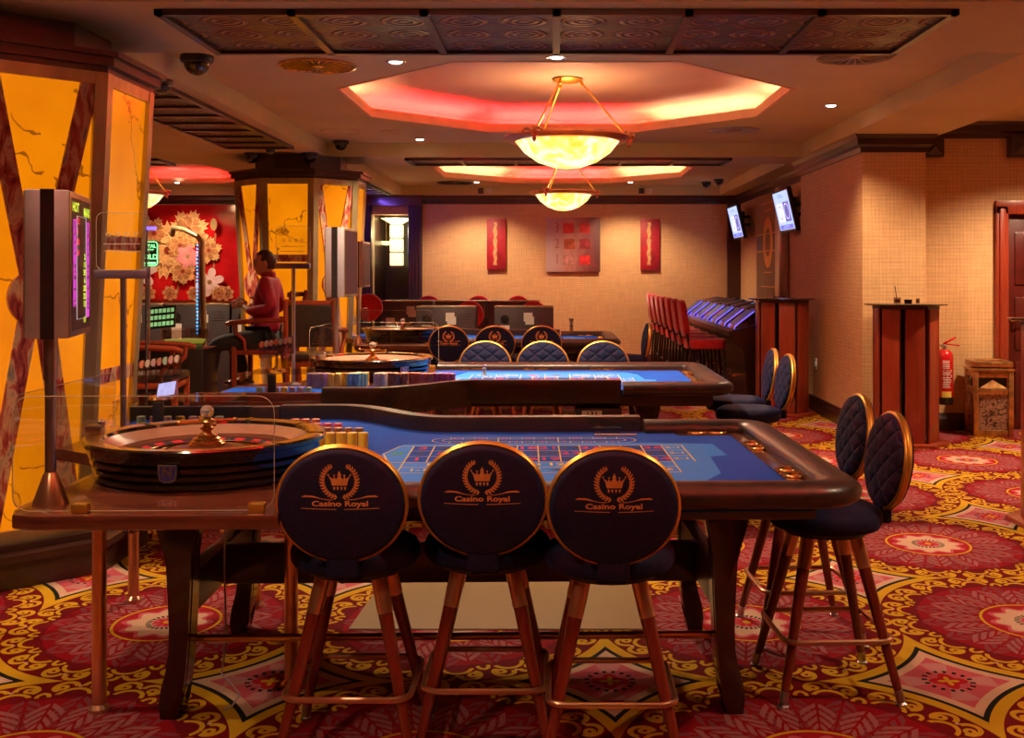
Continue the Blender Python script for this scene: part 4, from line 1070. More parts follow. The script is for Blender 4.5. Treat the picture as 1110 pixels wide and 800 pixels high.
        for a in (-60, -20, 20, 60, 120):
            bm = nb(); r_ = math.radians(a); add_box(bm, -0.030, 0.030, -0.006, 0.006, 0.0, 0.0025, T=TR((0.381*math.cos(r_), 0.381*math.sin(r_), 0.1425), rz=r_)); obj('rim_inlay', bm, 'gloss', rm)
    return t
wheel(P1, 0.4, 'roulette wheel with an N shield on its black side, on the nearest table')
wheel(P2, 1.1, 'roulette wheel behind the rows of coloured chips, on the second table')
wheel(P3, 0.7, 'roulette wheel behind glass on the farthest table', False)
# ------------------------------------------------------------------ chips
CH = {'yellow': (0.90, 0.55, 0.02), 'brown': (0.30, 0.09, 0.04), 'pink': (0.62, 0.05, 0.13), 'orange': (0.62, 0.12, 0.03), 'mauve': (0.42, 0.22, 0.33), 'cyan': (0.16, 0.36, 0.42), 'white': (0.62, 0.42, 0.33), 'red': (0.52, 0.09, 0.04), 'purple': (0.42, 0.05, 0.20), 'mint': (0.30, 0.42, 0.30), 'rose': (0.55, 0.25, 0.25)}
CM = {k: pm('chip_'+k, v, 0.45, var=0.05) for k, v in CH.items()}
CE = pm('chip_edge_spots', (0.62, 0.45, 0.38), 0.5, var=0.05)
def chip_bm(bm, x, y, z, mi, em, th=0.0032, seg=20, spin=0.0):
    R = 0.0200; h = th*0.94
    a = [[bm.verts.new((x+r*math.cos(2*PI*k/seg+spin), y+r*math.sin(2*PI*k/seg+spin), z+zz)) for k in range(seg)] for r, zz in ((R*.93, 0), (R, h*.25), (R, h*.75), (R*.93, h))]
    for q in range(3):
        for k in range(seg):
            bm.faces.new((a[q][k], a[q][(k+1) % seg], a[q+1][(k+1) % seg], a[q+1][k])).material_index = em if k % 7 == 0 and q == 1 else mi
    bm.faces.new(a[0][::-1]).material_index = mi
    bm.faces.new(a[3]).material_index = mi
    v = [bm.verts.new((x+R*.6*math.cos(2*PI*k/12), y+R*.6*math.sin(2*PI*k/12), z+h+0.0002)) for k in range(12)]
    bm.faces.new(v).material_index = em
chip_src = {}
def chips(col, x, y, n, label, group):
    for k in range(n):
        if col not in chip_src:
            bm = nb(); chip_bm(bm, 0, 0, 0, 0, 1); c = chip_src[col] = obj('casino_chip', bm, [CM[col], CE], ang=40)
        else: c = chip_src[col].copy(); COL.objects.link(c)
        c.location = P1(x+random.uniform(-.0007, .0007), y+random.uniform(-.0007, .0007), 0.8015+k*0.0032); c.rotation_euler = (0, 0, random.uniform(0, 6.28))
        tag(c, ('topmost ' if k == n-1 else '')+label, 'casino chip', group)
STK = ['rightmost', 'second from right', 'third from right', 'fourth from right', 'leftmost']
def wl(x, y): return x, y-4.17-x*math.tan(math.radians(1.3))     # world to table 1 local
for k in range(5): chips('yellow', *wl(-0.752-0.044*k, 4.42), 20, 'yellow casino chip in the '+STK[k]+' stack, front row beside the near wheel', 'yellow chips by the near wheel')
for k in range(4): chips('brown', *wl(-0.79-0.044*k, 4.55+0.004*k), 20, 'brown casino chip in the '+STK[k]+' stack, row just behind the yellow chips', 'brown chips by the near wheel')
for k in range(3): chips('pink', *wl(-0.90-0.044*k, 4.69), 20, 'pink casino chip in the '+STK[k]+' stack, row behind the brown chips', 'pink chips by the near wheel')
for k in range(3): chips('orange', *wl(-1.02-0.044*k, 4.83), 20, 'orange casino chip in the '+STK[k]+' stack, farthest row behind the near wheel', 'orange chips by the near wheel')
bm = nb(); cl = list(CH)
def stack(P, x, y, col, n, z=0.8015, seg=14):
    for k in range(n):
        p = P(x+random.uniform(-.0006, .0006), y+random.uniform(-.0006, .0006), z+k*0.0033); chip_bm(bm, p.x, p.y, p.z, cl.index(col), len(cl), 0.0033, seg, random.uniform(0, 6))
def wl2(x, y): return x, -(y-7.37)
for col, x0, n, rows, dxr in (('mauve', -1.480, 3, 2, 0.01), ('yellow', -1.350, 2, 5, 0.035), ('cyan', -1.235, 2, 3, 0.015), ('white', -1.075, 2, 4, 0.0), ('brown', -0.985, 3, 4, -0.025), ('red', -0.835, 3, 4, -0.03), ('purple', -0.70, 3, 3, -0.03)):
    for r in range(rows):
        for k in range(n):
            stack(P2, *wl2(x0+k*0.0425+dxr*r, 6.74+0.0425*r+(0.03 if col in ('red', 'brown') and k == 0 else 0)), col, 27 if r < 2 else 25)
for k in range(3): stack(P1, *wl(-1.48+0.05*k, 5.08), 'rose', 5)
for k in range(4): stack(P1, *wl(-1.31+0.045*k, 5.02), 'mint', 4)
for k in range(2): stack(P1, *wl(-0.966-0.044*k, 4.556), 'brown', 20)
for k in range(2): stack(P1, *wl(-1.032-0.044*k, 4.69), 'pink', 20)
for cx in (0, 1):
    for k, col in enumerate(('mint', 'rose', 'white', 'yellow', 'mauve', 'rose', 'mint')):
        P, w_ = (P1, wl) if cx == 0 else (P2, wl2)
        if cx == 0: q = (-1.88+0.06*k, 5.12)
        else: q = (-1.70+0.047*k, 6.42)
        stack(P, *w_(*q), col, 12, 0.80)
o = obj('casino_chips', bm, [CM[k] for k in cl]+[CE], ang=40, recalc=False)
tag(o, 'rows of coloured casino chip stacks on the second table and in the glass chip cases', 'casino chips', None, 'stuff')
# ================================================================== THINGS STANDING ON THE TABLES
def display(loc, top, bot, label, scale=1.0, full=True, turn=14):
    """upright marquee: narrow side toward the camera, lit face toward +x"""
    t = thing('number_display', label, 'display', loc, group='roulette number displays')
    z0 = loc[2]; zt, zb = top-z0, bot-z0
    bm = nb(); add_tube(bm, [(0, 0, 0.05), (0, 0, zb+0.01)], 0.0165, 20); add_tube(bm, [(0.0, 0, zb-0.13), (0, 0, zb)], 0.021, 20); obj('pole', bm, 'steel', t)
    bm = nb(); add_lathe(bm, [(0, 0), (0.052, 0), (0.052, 0.006), (0.022, 0.092), (0.017, 0.10)], 32); obj('cone_base', bm, 'copper', t)
    T = TR((0, 0.0, 0), rz=math.radians(turn)) ; W = 0.39*scale; D = 0.062*scale
    y0, y1 = -0.06, W-0.06
    bm = nb(); add_box(bm, -D, D, y0, y1, zb, zt, bev=0.004, T=T); hs = obj('housing', bm, 'alu', t)
    for ya, yb in ((y0-0.0015, y0+0.01), (y1-0.01, y1+0.0015)):
        bm = nb(); add_box(bm, -D*0.30, D*0.34, ya, yb, zb-0.002, zt+0.002, T=T); obj('dark_band', bm, 'black', hs)
    for sg in (1, -1):
        bm = nb(); xs = sg*(D+0.004)
        add_box(bm, min(xs, sg*D), max(xs, sg*D), y0+0.004, y1-0.004, zb+0.004, zt-0.004, bev=0.002, T=T); obj('bezel', bm, 'frame', hs)
        F = T @ TR((sg*(D+0.0045), (y0+y1)/2, (zt+zb)/2), rz=PI/2*sg) @ TR(rx=PI/2)      # local x across, y up
        w_, h = W-0.04, zt-zb-0.04
        bm = nb(); z_ = 0.0
        def q(x0, x1, yy0, yy1, mi, zz): bm.faces.new([bm.verts.new(F @ Vector(p)) for p in ((x0, yy0, zz), (x1, yy0, zz), (x1, yy1, zz), (x0, yy1, zz))]).material_index = mi
        q(-w_/2, w_/2, -h/2, h/2, 0, 0.0)
        if full:
            q(-w_*.42, -w_*.28, -h*.32, h*.34, 1, 0.0008); q(w_*.28, w_*.42, -h*.42, h*.34, 1, 0.0008)
            for s, x, y in (('HOT', -w_*.3, h*.43), ('MAX', w_*.28, h*.41)): add_text(bm, s, F @ TR((x, y, 0.001), s=(0.055, 0.04, 1)), 2, 0.03)
            for i, s in enumerate(('2', '11', '35', '6', '20', '23', '13', '', '11')): add_text(bm, s, F @ TR((w_*.17, h*(0.06-i*0.062), 0.001), s=(0.055, 0.025, 1)), 2, 0.04)
            for i, s in enumerate(('12', '1', '30', '24')): add_text(bm, s, F @ TR((-w_*.20, h*(0.33-i*0.08), 0.001), s=(0.055, 0.027, 1)), 3, 0.03)
            for k, ch in enumerate('ROULETTE'):
                add_text(bm, ch, F @ TR((w_*.35, h*(0.28-k*0.085), 0.0012), s=(0.055, 0.05, 1)), 0, 0.02); add_text(bm, ch, F @ TR((-w_*.35, h*(0.28-k*0.085), 0.0012), s=(0.055, 0.05, 1)), 0, 0.02)
            add_tube(bm, [F @ Vector(p) for p in ((-w_*.24, h*.37, .001), (w_*.24, h*.37, .001), (w_*.24, -h*.42, .001), (-w_*.24, -h*.42, .001))], 0.0012, 6, mi=4, closed=True)
        obj('screen', bm, [pm('dark_screen', (0.03, 0.012, 0.02), 0.45), 'ledmag', 'ledyel', 'ledred', 'whiteish'], hs, smooth=False, recalc=False)
    return t
M['whiteish'] = glow('pale_line_light', (0.6, 0.5, 0.5), 0.6)
display(tuple(P1(-1.56, -0.73, 0.79)), 1.752, 1.302, 'silver sided number display on a pole, nearest of three, left end of near table')
display((-1.575, 8.05, 0.79), 1.83, 1.325, 'number display on a pole at the second table, in front of the middle column', 1.1, False, -3)
display((-1.93, 10.95, 0.79), 1.81, 1.36, 'number display on a pole at the farthest table, partly behind another display', 1.0, False, 0)
def limit_sign(loc, top, label):
    t = thing('table_sign', label, 'sign', loc, group='clear table signs')
    h = top-loc[2]
    bm = nb(); add_tube(bm, [(0, 0, 0.0), (0, 0, h-0.27)], 0.0125, 16); add_lathe(bm, [(0, 0), (0.05, 0), (0.05, 0.008), (0.016, 0.02)], 24); obj('pole', bm, 'steel', t)
    bm = nb(); add_box(bm, -0.115, 0.105, -0.018, 0.018, h-0.27, h-0.235, bev=0.003); obj('holder_bar', bm, pm('lilac_metal', (0.17, 0.11, 0.17), 0.35, 0.6), t)
    bm = nb(); add_prism(bm, rrect(0.215, 0.235, 0.03, 5), -0.003, 0.003, T=TR((-0.003, 0, h-0.1175), rx=PI/2)); pl = obj('clear_plate', bm, 'glass', t, smooth=False)
    bm = nb(); add_tube(bm, [TR((-0.003, 0, h-0.1175), rx=PI/2) @ Vector((p[0], p[1], 0)) for p in rrect(0.215, 0.235, 0.03, 5)], 0.0012, 6, closed=True)
    for k in range(4): add_lathe(bm, [(0.008, 0), (0.011, 0.001), (0.008, 0.002)], 10, T=TR((-0.06+0.038*k, -0.004, h-0.09), rx=PI/2))
    for z in (0.13, 0.16): add_box(bm, -0.08, 0.07, -0.0045, -0.0035, h-z, h-z+0.003)
    obj('etched_marks', bm, 'edge', pl)
limit_sign((-1.752, 4.52, 0.79), 1.747, 'clear plastic table sign on a pole, in front of the nearest orange column')
limit_sign((-1.645, 7.02, 0.79), 1.797, 'clear plastic table sign on a pole beside the seated man')
def chip_case(x0, x1, y0, y1, label):
    t = thing('chip_case', label, 'case', ((x0+x1)/2, (y0+y1)/2, 0.79), group='glass chip cases')
    w_, d = (x1-x0)/2, (y1-y0)/2
    bm = nb()
    for a in ((-w_, w_, -d, -d+0.005, 0.0, 0.135), (-w_, w_, d-0.005, d, 0.0, 0.135), (-w_, -w_+0.005, -d, d, 0, 0.135), (w_-0.005, w_, -d, d, 0, 0.135)): add_box(bm, *a)
    obj('glass_side', bm, 'glass', t, smooth=False)
    bm = nb(); add_box(bm, -w_, w_, -d, d, 0.135, 0.141); obj('lid', bm, 'acryl', t, smooth=False)
    bm = nb(); add_box(bm, -w_*0.3, -w_*0.3+0.045, -d-0.003, -d+0.02, 0, 0.137, bev=0.003); obj('lock_post', bm, 'black', t)
    bm = nb(); add_box(bm, -w_, w_, -d, d, 0.0, 0.008); obj('tray', bm, 'brass', t)
chip_case(-1.955, -1.45, 4.92, 5.30, 'low glass chip case behind the wheel on the nearest table')
chip_case(-1.76, -1.37, 6.30, 6.62, 'low glass chip case at the left end of the second table')
def marker_rack(loc, rz, label, lit):
    t = thing('marker_rack', label, 'rack', loc, rz, 'acrylic marker racks')
    T = TR((0, 0, 0.135), rx=math.radians(-20), ry=math.radians(-9))
    bm = nb(); add_box(bm, -0.10, 0.10, -0.004, 0.004, -0.045, 0.055, T=T, bev=0.002); add_box(bm, -0.10, 0.10, -0.03, 0.0, -0.05, -0.045, T=T); add_box(bm, -0.10, 0.10, -0.03, 0.0, 0.0, 0.004, T=T)
    for k in range(8): add_box(bm, -0.10+k*0.0285-0.001, -0.10+k*0.0285+0.001, -0.028, 0, -0.045, 0.05, T=T)
    obj('acrylic_rack', bm, 'acryl', t, smooth=False)
    for k in range(7):
        bm = nb(); add_lathe(bm, [(0, -0.004), (0.013, -0.004), (0.014, 0), (0.013, 0.004), (0, 0.004)], 18, T=T @ TR((-0.086+k*0.0285, -0.014, 0.030), rx=PI/2, s=(1, 1.4, 1)))
        obj('marker_disc', bm, CM[('orange', 'white', 'rose', 'red', 'mint', 'rose', 'white')[k]], t)
    bm = nb(); add_box(bm, -0.006, 0.006, -0.006, 0.006, 0.0, 0.11); add_lathe(bm, [(0, 0), (0.055, 0), (0.05, 0.012), (0.02, 0.02), (0.012, 0.03)], 24); obj('stand', bm, 'brass', t)
    T3 = TR((0.045, -0.03, 0.045), rx=math.radians(-35), ry=math.radians(-10))
    bm = nb(); add_box(bm, -0.05, 0.05, -0.006, 0.006, -0.042, 0.042, T=T3, bev=0.003); add_box(bm, -0.042, 0.042, -0.0075, -0.005, -0.034, 0.034, mi=1, T=T3)
    obj('small_pad', bm, ['acryl', 'tvpale' if lit else 'acryl'], t, smooth=False)
M['tvpale'] = glow('pale_blue_pad_light', (0.45, 0.48, 0.95), 0.8, 0.4, 40)
marker_rack((-1.775, 5.02, 0.931), -0.15, 'clear acrylic rack of marker discs over a lit pad, on the near chip case', True)
marker_rack((-1.60, 6.42, 0.931), -0.1, 'clear acrylic rack of marker discs on the second table chip case', False)
# chip paddle on the near felt
t = thing('paddle', 'clear plastic paddle lying on the blue felt by the far cushion', 'paddle', tuple(P1(0.20, 0.61, 0.802)))
bm = nb(); add_box(bm, -0.015, 0.105, 0.0, 0.006, 0.0, 0.035, bev=0.002); obj('blade', bm, 'acryl', t, smooth=False)
bm = nb(); add_tube(bm, [(-0.01, -0.01, 0.004), (0.17, -0.015, 0.004)], 0.003, 8); obj('handle', bm, 'brass', t)
# little glass dome marker and ashtray like pieces on the second table
def dolly(loc, label):
    bm = nb(); add_lathe(bm, [(0, 0), (0.017, 0), (0.017, 0.006), (0.009, 0.012), (0.012, 0.03), (0.013, 0.045), (0.006, 0.055), (0.009, 0.064), (0, 0.072)], 20, T=TR(loc)); tag(obj('win_marker', bm, 'crystal'), label, 'marker')
dolly(P2(-0.475, -0.25, 0.801), 'small crystal win marker on the felt of the second table')
t = thing('bell', 'dark pump dispenser standing on the rail of the farthest table', 'dispenser', (0.20, 12.42, 0.84))
bm = nb(); add_lathe(bm, [(0, 0), (0.022, 0), (0.022, 0.03), (0.012, 0.05), (0.02, 0.07), (0.035, 0.075), (0.012, 0.085), (0.012, 0.10), (0.03, 0.14), (0.03, 0.155), (0, 0.155)], 20); obj('body', bm, 'bronze', t)
# dealers mat on the floor
bm = nb(); add_prism(bm, [(-0.86, 4.66), (0.38, 4.66), (0.50, 6.05), (-0.80, 6.05)], 0.001, 0.007); tag(obj('floor_mat', bm, 'floormat', smooth=False), 'translucent tan plastic mat on the carpet under and behind the near table', 'mat')
# cables under the left end of the near table
bm = nb(); pts = [(-1.17, 3.95, 0.70), (-1.165, 3.93, 0.45), (-1.15, 3.90, 0.2), (-1.16, 3.88, 0.10), (-1.09, 3.86, 0.035), (-1.11, 3.83, 0.006), (-1.13, 3.80, 0.006)]
add_tube(bm, pts, 0.0035, 8); tag(obj('cable', bm, 'alu'), 'pale grey cable hanging from the near table to the carpet', 'cable')
bm = nb(); pts = []
for k in range(60):
    a = k*0.7; pts.append((-1.52+0.045*math.sin(a)+0.02*math.sin(k*1.9), 4.05+0.03*math.cos(a*1.3), 0.62+0.055*math.cos(a)+0.02*math.sin(k*2.3)))
pts = [(-1.52, 4.05, 0.743)]+pts+[(-1.50, 4.05, 0.743)]
add_tube(bm, pts, 0.003, 6); tag(obj('cable', bm, 'black'), 'tangled black cable bundle hanging under the wheel board', 'cable')
# ================================================================== RIGHT SIDE
def bar_table(x, y, label, rz=0.0):
    t = thing('cocktail_table', label, 'table', (x, y, 0), rz, 'tall octagonal cocktail tables')
    A = [PI/8+k*PI/4 for k in range(8)]
    o8 = lambda r: [(r*math.cos(a), r*math.sin(a)) for a in A]
    bm = nb(); add_prism(bm, o8(0.365), 0.0, 0.03, bev=0.004); obj('base', bm, 'redwood', t)
    bm = nb(); add_lathe(bm, [(0, 1.215), (0.345, 1.215), (0.355, 1.22), (0.355, 1.228), (0.345, 1.233), (0, 1.233)], 48); obj('table_top', bm, 'gloss', t)
    bm = nb(); add_prism(bm, o8(0.285), 1.185, 1.215); obj('under_top', bm, 'dwood', t, smooth=False)
    bm = nb(); add_prism(bm, o8(0.07), 0.03, 1.19); obj('core', bm, 'dwood', t, smooth=False)
    for k in range(8):
        a = k*PI/4; bm = nb(); add_box(bm, 0.238, 0.268, -0.083, 0.083, 0.03, 1.186, T=TR(rz=a), bev=0.003); s = obj('side_board', bm, 'redwood', t)
        bm = nb(); add_box(bm, 0.225, 0.255, 0.083, 0.098, 0.03, 1.186, T=TR(rz=a)); obj('black_edge', bm, 'gloss', s, smooth=False)
bar_table(3.11, 9.80, 'tall cherry wood cocktail table with glasses, in front of the woven wall pier')
bar_table(2.44, 11.86, 'tall cherry wood cocktail table at the end of the gaming machine row')
bar_table(3.09, 6.62, 'tall cherry wood cocktail table cut off by the right edge of the photo')
def tumbler(x, y, z, h, r, label, fill, straw=False):
    t = thing('drinking_glass', label, 'glass', (x, y, z))
    bm = nb(); add_lathe(bm, [(0, 0), (r*0.85, 0), (r, h), (r*0.93, h), (r*0.8, 0.006), (0, 0.006)], 24); obj('tumbler', bm, 'acryl', t)
    if fill: bm = nb(); add_lathe(bm, [(0, 0.007), (r*0.78, 0.007), (r*0.88, h*0.7), (0, h*0.7)], 20); obj('drink', bm, pm('amber_drink', (0.20, 0.06, 0.02), 0.1), t)
    if straw: bm = nb(); add_tube(bm, [(0.0, 0, 0.01), (-0.02, 0, h+0.10)], 0.004, 8); obj('straw', bm, 'black', t)
tumbler(3.01, 9.72, 1.233, 0.055, 0.032, 'short glass with a dark drink and a straw on the cocktail table', True, True)
tumbler(3.19, 9.72, 1.233, 0.045, 0.018, 'small shot glass at the right on the cocktail table', True)
t = thing('ashtray', 'small dark glass ashtray between the two glasses on the cocktail table', 'ashtray', (3.10, 9.70, 1.233))
bm = nb(); add_lathe(bm, [(0, 0), (0.03, 0), (0.036, 0.035), (0.028, 0.035), (0.022, 0.01), (0, 0.01)], 20); obj('bowl', bm, 'gloss', t)
for k, x in enumerate((2.36, 2.46)): tumbler(x, 11.75, 1.233, 0.025, 0.035, ('left', 'right')[k]+' glass ashtray on the cocktail table by the gaming machines', False)
# wall socket on the pier
bm = nb(); add_box(bm, 2.832, 2.84, 11.95, 12.07, 0.46, 0.58, bev=0.003); add_lathe(bm, [(0, 0), (0.03, 0), (0.032, 0.006), (0.028, 0.002), (0, 0.002)], 20, T=TR((2.832, 12.01, 0.52), ry=-PI/2)); tag(obj('wall_socket', bm, 'white'), 'white socket on the orange side of the wall pier', 'socket')
# fire extinguisher
t = thing('fire_extinguisher', 'red fire extinguisher hanging on the wall beside the gilt bin', 'fire extinguisher', (3.67, 10.42, 0.27))
bm = nb(); add_lathe(bm, [(0, 0), (0.076, 0), (0.080, 0.01), (0.080, 0.07)], 32, mi=1); add_lathe(bm, [(0.080, 0.07), (0.080, 0.44), (0.074, 0.475), (0.05, 0.505), (0.025, 0.515), (0, 0.515)], 32, mi=0); bd = obj('cylinder', bm, ['redpaint', 'black'], t)
bm = nb()
def curved(z0, z1, a0, a1, mi, r=0.0808):
    n = 8
    for k in range(n):
        b0, b1 = a0+(a1-a0)*k/n, a0+(a1-a0)*(k+1)/n
        bm.faces.new([bm.verts.new((r*math.cos(b), r*math.sin(b), z)) for b, z in ((b0, z0), (b1, z0), (b1, z1), (b0, z1))]).material_index = mi
curved(0.07, 0.125, math.radians(-125), math.radians(-60), 1)
for z in (0.16, 0.175, 0.19, 0.205, 0.235, 0.25, 0.28, 0.295, 0.34, 0.355, 0.37, 0.39, 0.405): curved(z, z+0.007, math.radians(-120), math.radians(-65-random.random()*12), 0)
for s, z in (('CO2', 0.315), ('1 2 3', 0.268), ('FIRE', 0.222)): add_text(bm, s, TR((0, -0.0815, z), rx=PI/2, s=(0.042, 0.034, 1)), 0)
obj('label', bm, ['white', 'yellow'], bd, smooth=False, recalc=False)
bm = nb(); add_lathe(bm, [(0.022, 0.51), (0.022, 0.55), (0.012, 0.56), (0, 0.56)], 16); add_box(bm, -0.055, 0.02, -0.01, 0.01, 0.545, 0.56, bev=0.003); obj('valve', bm, 'steel', t)
bm = nb(); add_box(bm, 0, 0.13, -0.012, 0.012, -0.008, 0.008, T=TR((-0.01, 0, 0.565), ry=-0.5), bev=0.003); add_box(bm, 0, 0.14, -0.012, 0.012, -0.006, 0.006, T=TR((0.0, 0, 0.565), ry=0.12), bev=0.002); obj('lever', bm, 'redpaint', t)
bm = nb(); add_tube(bm, [(-0.05, 0, 0.55), (-0.085, 0, 0.52), (-0.10, 0, 0.40), (-0.09, 0, 0.2)], 0.010, 10); obj('hose', bm, 'black', t)
bm = nb(); add_box(bm, -0.05, 0.05, 0.07, 0.18, 0.42, 0.45, bev=0.003); obj('wall_bracket', bm, 'black', t)
# gilt bin
t = thing('ash_bin', 'square gilt bin with a brown marble front beside the mahogany door', 'bin', (4.05, 10.33, 0), -0.12)
bm = nb()
for x in (-0.155, 0.155):
    for y in (-0.155, 0.155): add_box(bm, x-0.022, x+0.022, y-0.022, y+0.022, 0, 0.60, bev=0.003)
for z0, z1 in ((0, 0.06), (0.385, 0.44), (0.54, 0.60)):
    add_box(bm, -0.165, 0.165, -0.165, 0.165, z0, z1, bev=0.003)
obj('gilt_frame', bm, 'bronze', t)
bm = nb(); add_box(bm, -0.135, 0.135, -0.150, 0.150, 0.06, 0.385); add_box(bm, -0.150, 0.150, -0.135, 0.135, 0.06, 0.385); obj('marble_panel', bm, 'marble', t, smooth=False)
bm = nb(); add_box(bm, -0.185, 0.185, -0.185, 0.185, 0.60, 0.625, bev=0.005); add_box(bm, -0.175, 0.175, -0.175, 0.175, 0.635, 0.69, bev=0.012); add_lathe(bm, [(0.12, 0.69), (0.125, 0.696), (0.11, 0.698), (0.10, 0.69)], 28); obj('lid', bm, 'bronze', t)
bm = nb(); add_box(bm, -0.13, 0.13, -0.12, 0.12, 0.44, 0.54); obj('inner_bin', bm, 'black', t, smooth=False)
bm = nb(); T = TR((0, -0.135, 0.49), rx=-0.35); add_prism(bm, [(-0.12, -0.05), (0.12, -0.05), (0.0, 0.03)], -0.004, 0.004, T=T @ TR(rx=PI/2)); obj('flap', bm, 'bronze', t)
# tv screens
def tv(x, y, z, label, sz=1.0):
    t = thing('wall_tv', label, 'television', (x, y, z), group='tilted wall televisions')
    T = TR(ry=math.radians(-13))
    W, H = 0.92*sz, 0.54*sz
    bm = nb(); add_box(bm, -0.025, 0.03, -W/2, W/2, -H/2, H/2, bev=0.008, T=T); cs = obj('casing', bm, 'black', t)
    bm = nb(); F = T @ TR((-0.0262, 0, 0), rz=-PI/2) @ TR(rx=PI/2)
    def q(x0, x1, y0, y1, mi, zz): bm.faces.new([bm.verts.new(F @ Vector(p)) for p in ((x0, y0, zz), (x1, y0, zz), (x1, y1, zz), (x0, y1, zz))]).material_index = mi
    q(-W/2+.035, W/2-.035, -H/2+.035, H/2-.03, 0, 0.0)
    q(-W*.36, W*.02, -H*.25, H*.18, 1, 0.001); q(W*.04, W*.38, -H*.25, H*.20, 2, 0.001); q(-W*.4, W*.4, -H*.42, -H*.32, 3, 0.001)
    for cx, cy, r, mi in ((-W*.17, -H*.03, 0.085, 3), (W*.21, -H*.02, 0.10, 1)):
        for k in range(20):
            a, b_ = 2*PI*k/20, 2*PI*(k+1)/20
            bm.faces.new([bm.verts.new(F @ Vector((cx+rr*math.cos(c)*1.3, cy+rr*math.sin(c), 0.002))) for rr, c in ((r, a), (r, b_), (r*.86, b_), (r*.86, a))]).material_index = mi
    add_text(bm, 'ROYAL', F @ TR((0, H*.34, 0.002), s=(0.09, 0.07, 1)), 3); add_text(bm, 'JACKPOT', F @ TR((0, -H*.37, 0.002), s=(0.08, 0.05, 1)), 0)
    obj('screen', bm, ['tvscreen', glow('tv_white', (0.62, 0.66, 1.0), 1.2), glow('tv_violet', (0.16, 0.13, 0.45), 0.8), glow('tv_blue', (0.16, 0.18, 0.65), 0.9)], cs, smooth=False, recalc=False)
    bm = nb(); add_box(bm, 0.03, 0.24, -0.02, 0.02, -0.06, -0.02); add_box(bm, 0.03, 0.24, -0.02, 0.02, 0.06, 0.10); add_box(bm, 0.03, 0.10, -0.14, 0.14, -0.16, 0.16, bev=0.01); obj('bracket', bm, 'black', t)
tv(2.86, 13.68, 2.27, 'nearer tilted television beside the wall pier')
tv(2.84, 17.2, 2.29, 'farther tilted television near the back right corner')
# tall illuminated panel on the right wall
t = thing('wall_panel', 'tall brown wall panel with a gold ring and a violet band, between the televisions', 'wall panel', (3.05, 15.55, 0))
bm = nb(); add_box(bm, -0.05, 0.0, -0.95, 0.85, 0.90, 2.60); obj('board', bm, pm('taupe_board', (0.17, 0.10, 0.06), 0.5, var=0.1), t, smooth=False)
bm = nb()
for y in (-1.08,): add_box(bm, -0.14, 0.0, y-0.12, y+0.13, 0.85, 2.62, bev=0.02)
obj('metal_post', bm, 'steel', t)
bm = nb()
F = TR((-0.054, -0.05, 1.93), rz=-PI/2) @ TR(rx=PI/2)
for k in range(40):
    a, b_ = 2*PI*k/40, 2*PI*(k+1)/40
    bm.faces.new([bm.verts.new(F @ Vector((r*math.cos(c)*0.95, r*math.sin(c), 0.004))) for r, c in ((0.36, a), (0.36, b_), (0.20, b_), (0.20, a))]).material_index = 0
def q(x0, x1, y0, y1, mi, zz=0.002): bm.faces.new([bm.verts.new(F @ Vector(p)) for p in ((x0, y0, zz), (x1, y0, zz), (x1, y1, zz), (x0, y1, zz))]).material_index = mi
q(-0.85, -0.42, -0.10, 0.10, 1); q(0.42, 0.85, -0.10, 0.10, 1)
for y, w_ in ((0.55, 0.5), (0.45, 0.28), (-0.42, 0.28), (-0.62, 0.5), (0.12, 0.85), (-0.12, 0.85)): q(-w_, w_, y-0.008, y+0.008, 0, 0.003)
for k in range(-2, 3): q(k*0.12-0.004, k*0.12+0.004, -0.98, -0.66, 0, 0.003)
obj('gold_inlay', bm, ['gold', pm('violet_band', (0.04, 0.02, 0.14), 0.4)], t, smooth=False, recalc=False)
# gaming machine row
t = thing('machine_counter', 'long dark counter carrying the row of lit gaming terminals by the right wall', 'counter', (0, 0, 0))
bm = nb(); add_prism(bm, [(2.20, 0.0), (2.82, 0.0), (2.82, 1.0), (2.35, 0.93), (1.98, 0.84), (1.98, 0.79), (2.16, 0.62)], -17.7, -12.55, T=TR(rx=PI/2), bev=0.01); obj('body', bm, pm('brown_black_laminate', (0.030, 0.014, 0.010), 0.3, var=0.2), t)
bm = nb(); add_tube(bm, [(2.05, 12.6, 0.34), (2.05, 17.6, 0.34)], 0.018, 10)
for k in range(6): add_tube(bm, [(2.05, 12.7+k*0.95, 0.34), (2.2, 12.7+k*0.95, 0.34)], 0.012, 8)
obj('foot_bar', bm, 'brass', t)
def terminal(y, label):
    t = thing('gaming_terminal', label, 'gaming terminal', (2.28, y, 0.86), group='gaming terminals')
    prof = [(-0.22, -0.02), (-0.20, 0.03), (0.02, 0.20), (0.34, 0.27), (0.42, 0.20), (0.42, 0.10)]
    bm = nb(); add_prism(bm, prof, -0.27, 0.27, T=TR(rx=PI/2), bev=0.008); hs = obj('housing', bm, 'gloss', t)
    bm = nb(); add_prism(bm, [(-0.19, 0.045), (-0.185, 0.055), (0.01, 0.210), (0.0, 0.20)], -0.21, 0.21, T=TR(rx=PI/2)); obj('screen', bm, 'terminal_screen', hs, smooth=False)
    for s in (-1,):
        bm = nb(); add_tube(bm, [(-0.215, s*0.262, 0.0), (-0.205, s*0.262, 0.035), (0.015, s*0.262, 0.205)], 0.006, 8); obj('edge_light', bm, 'ledstrip', hs)
    bm = nb(); add_box(bm, 0.03, 0.33, -0.03, 0.03, -0.008, 0.012, T=TR((0.0, 0.0, 0.205), ry=-0.21), bev=0.004); obj('top_reflection', bm, 'steel', hs)  # steel strip standing in for light reflected on the housing top
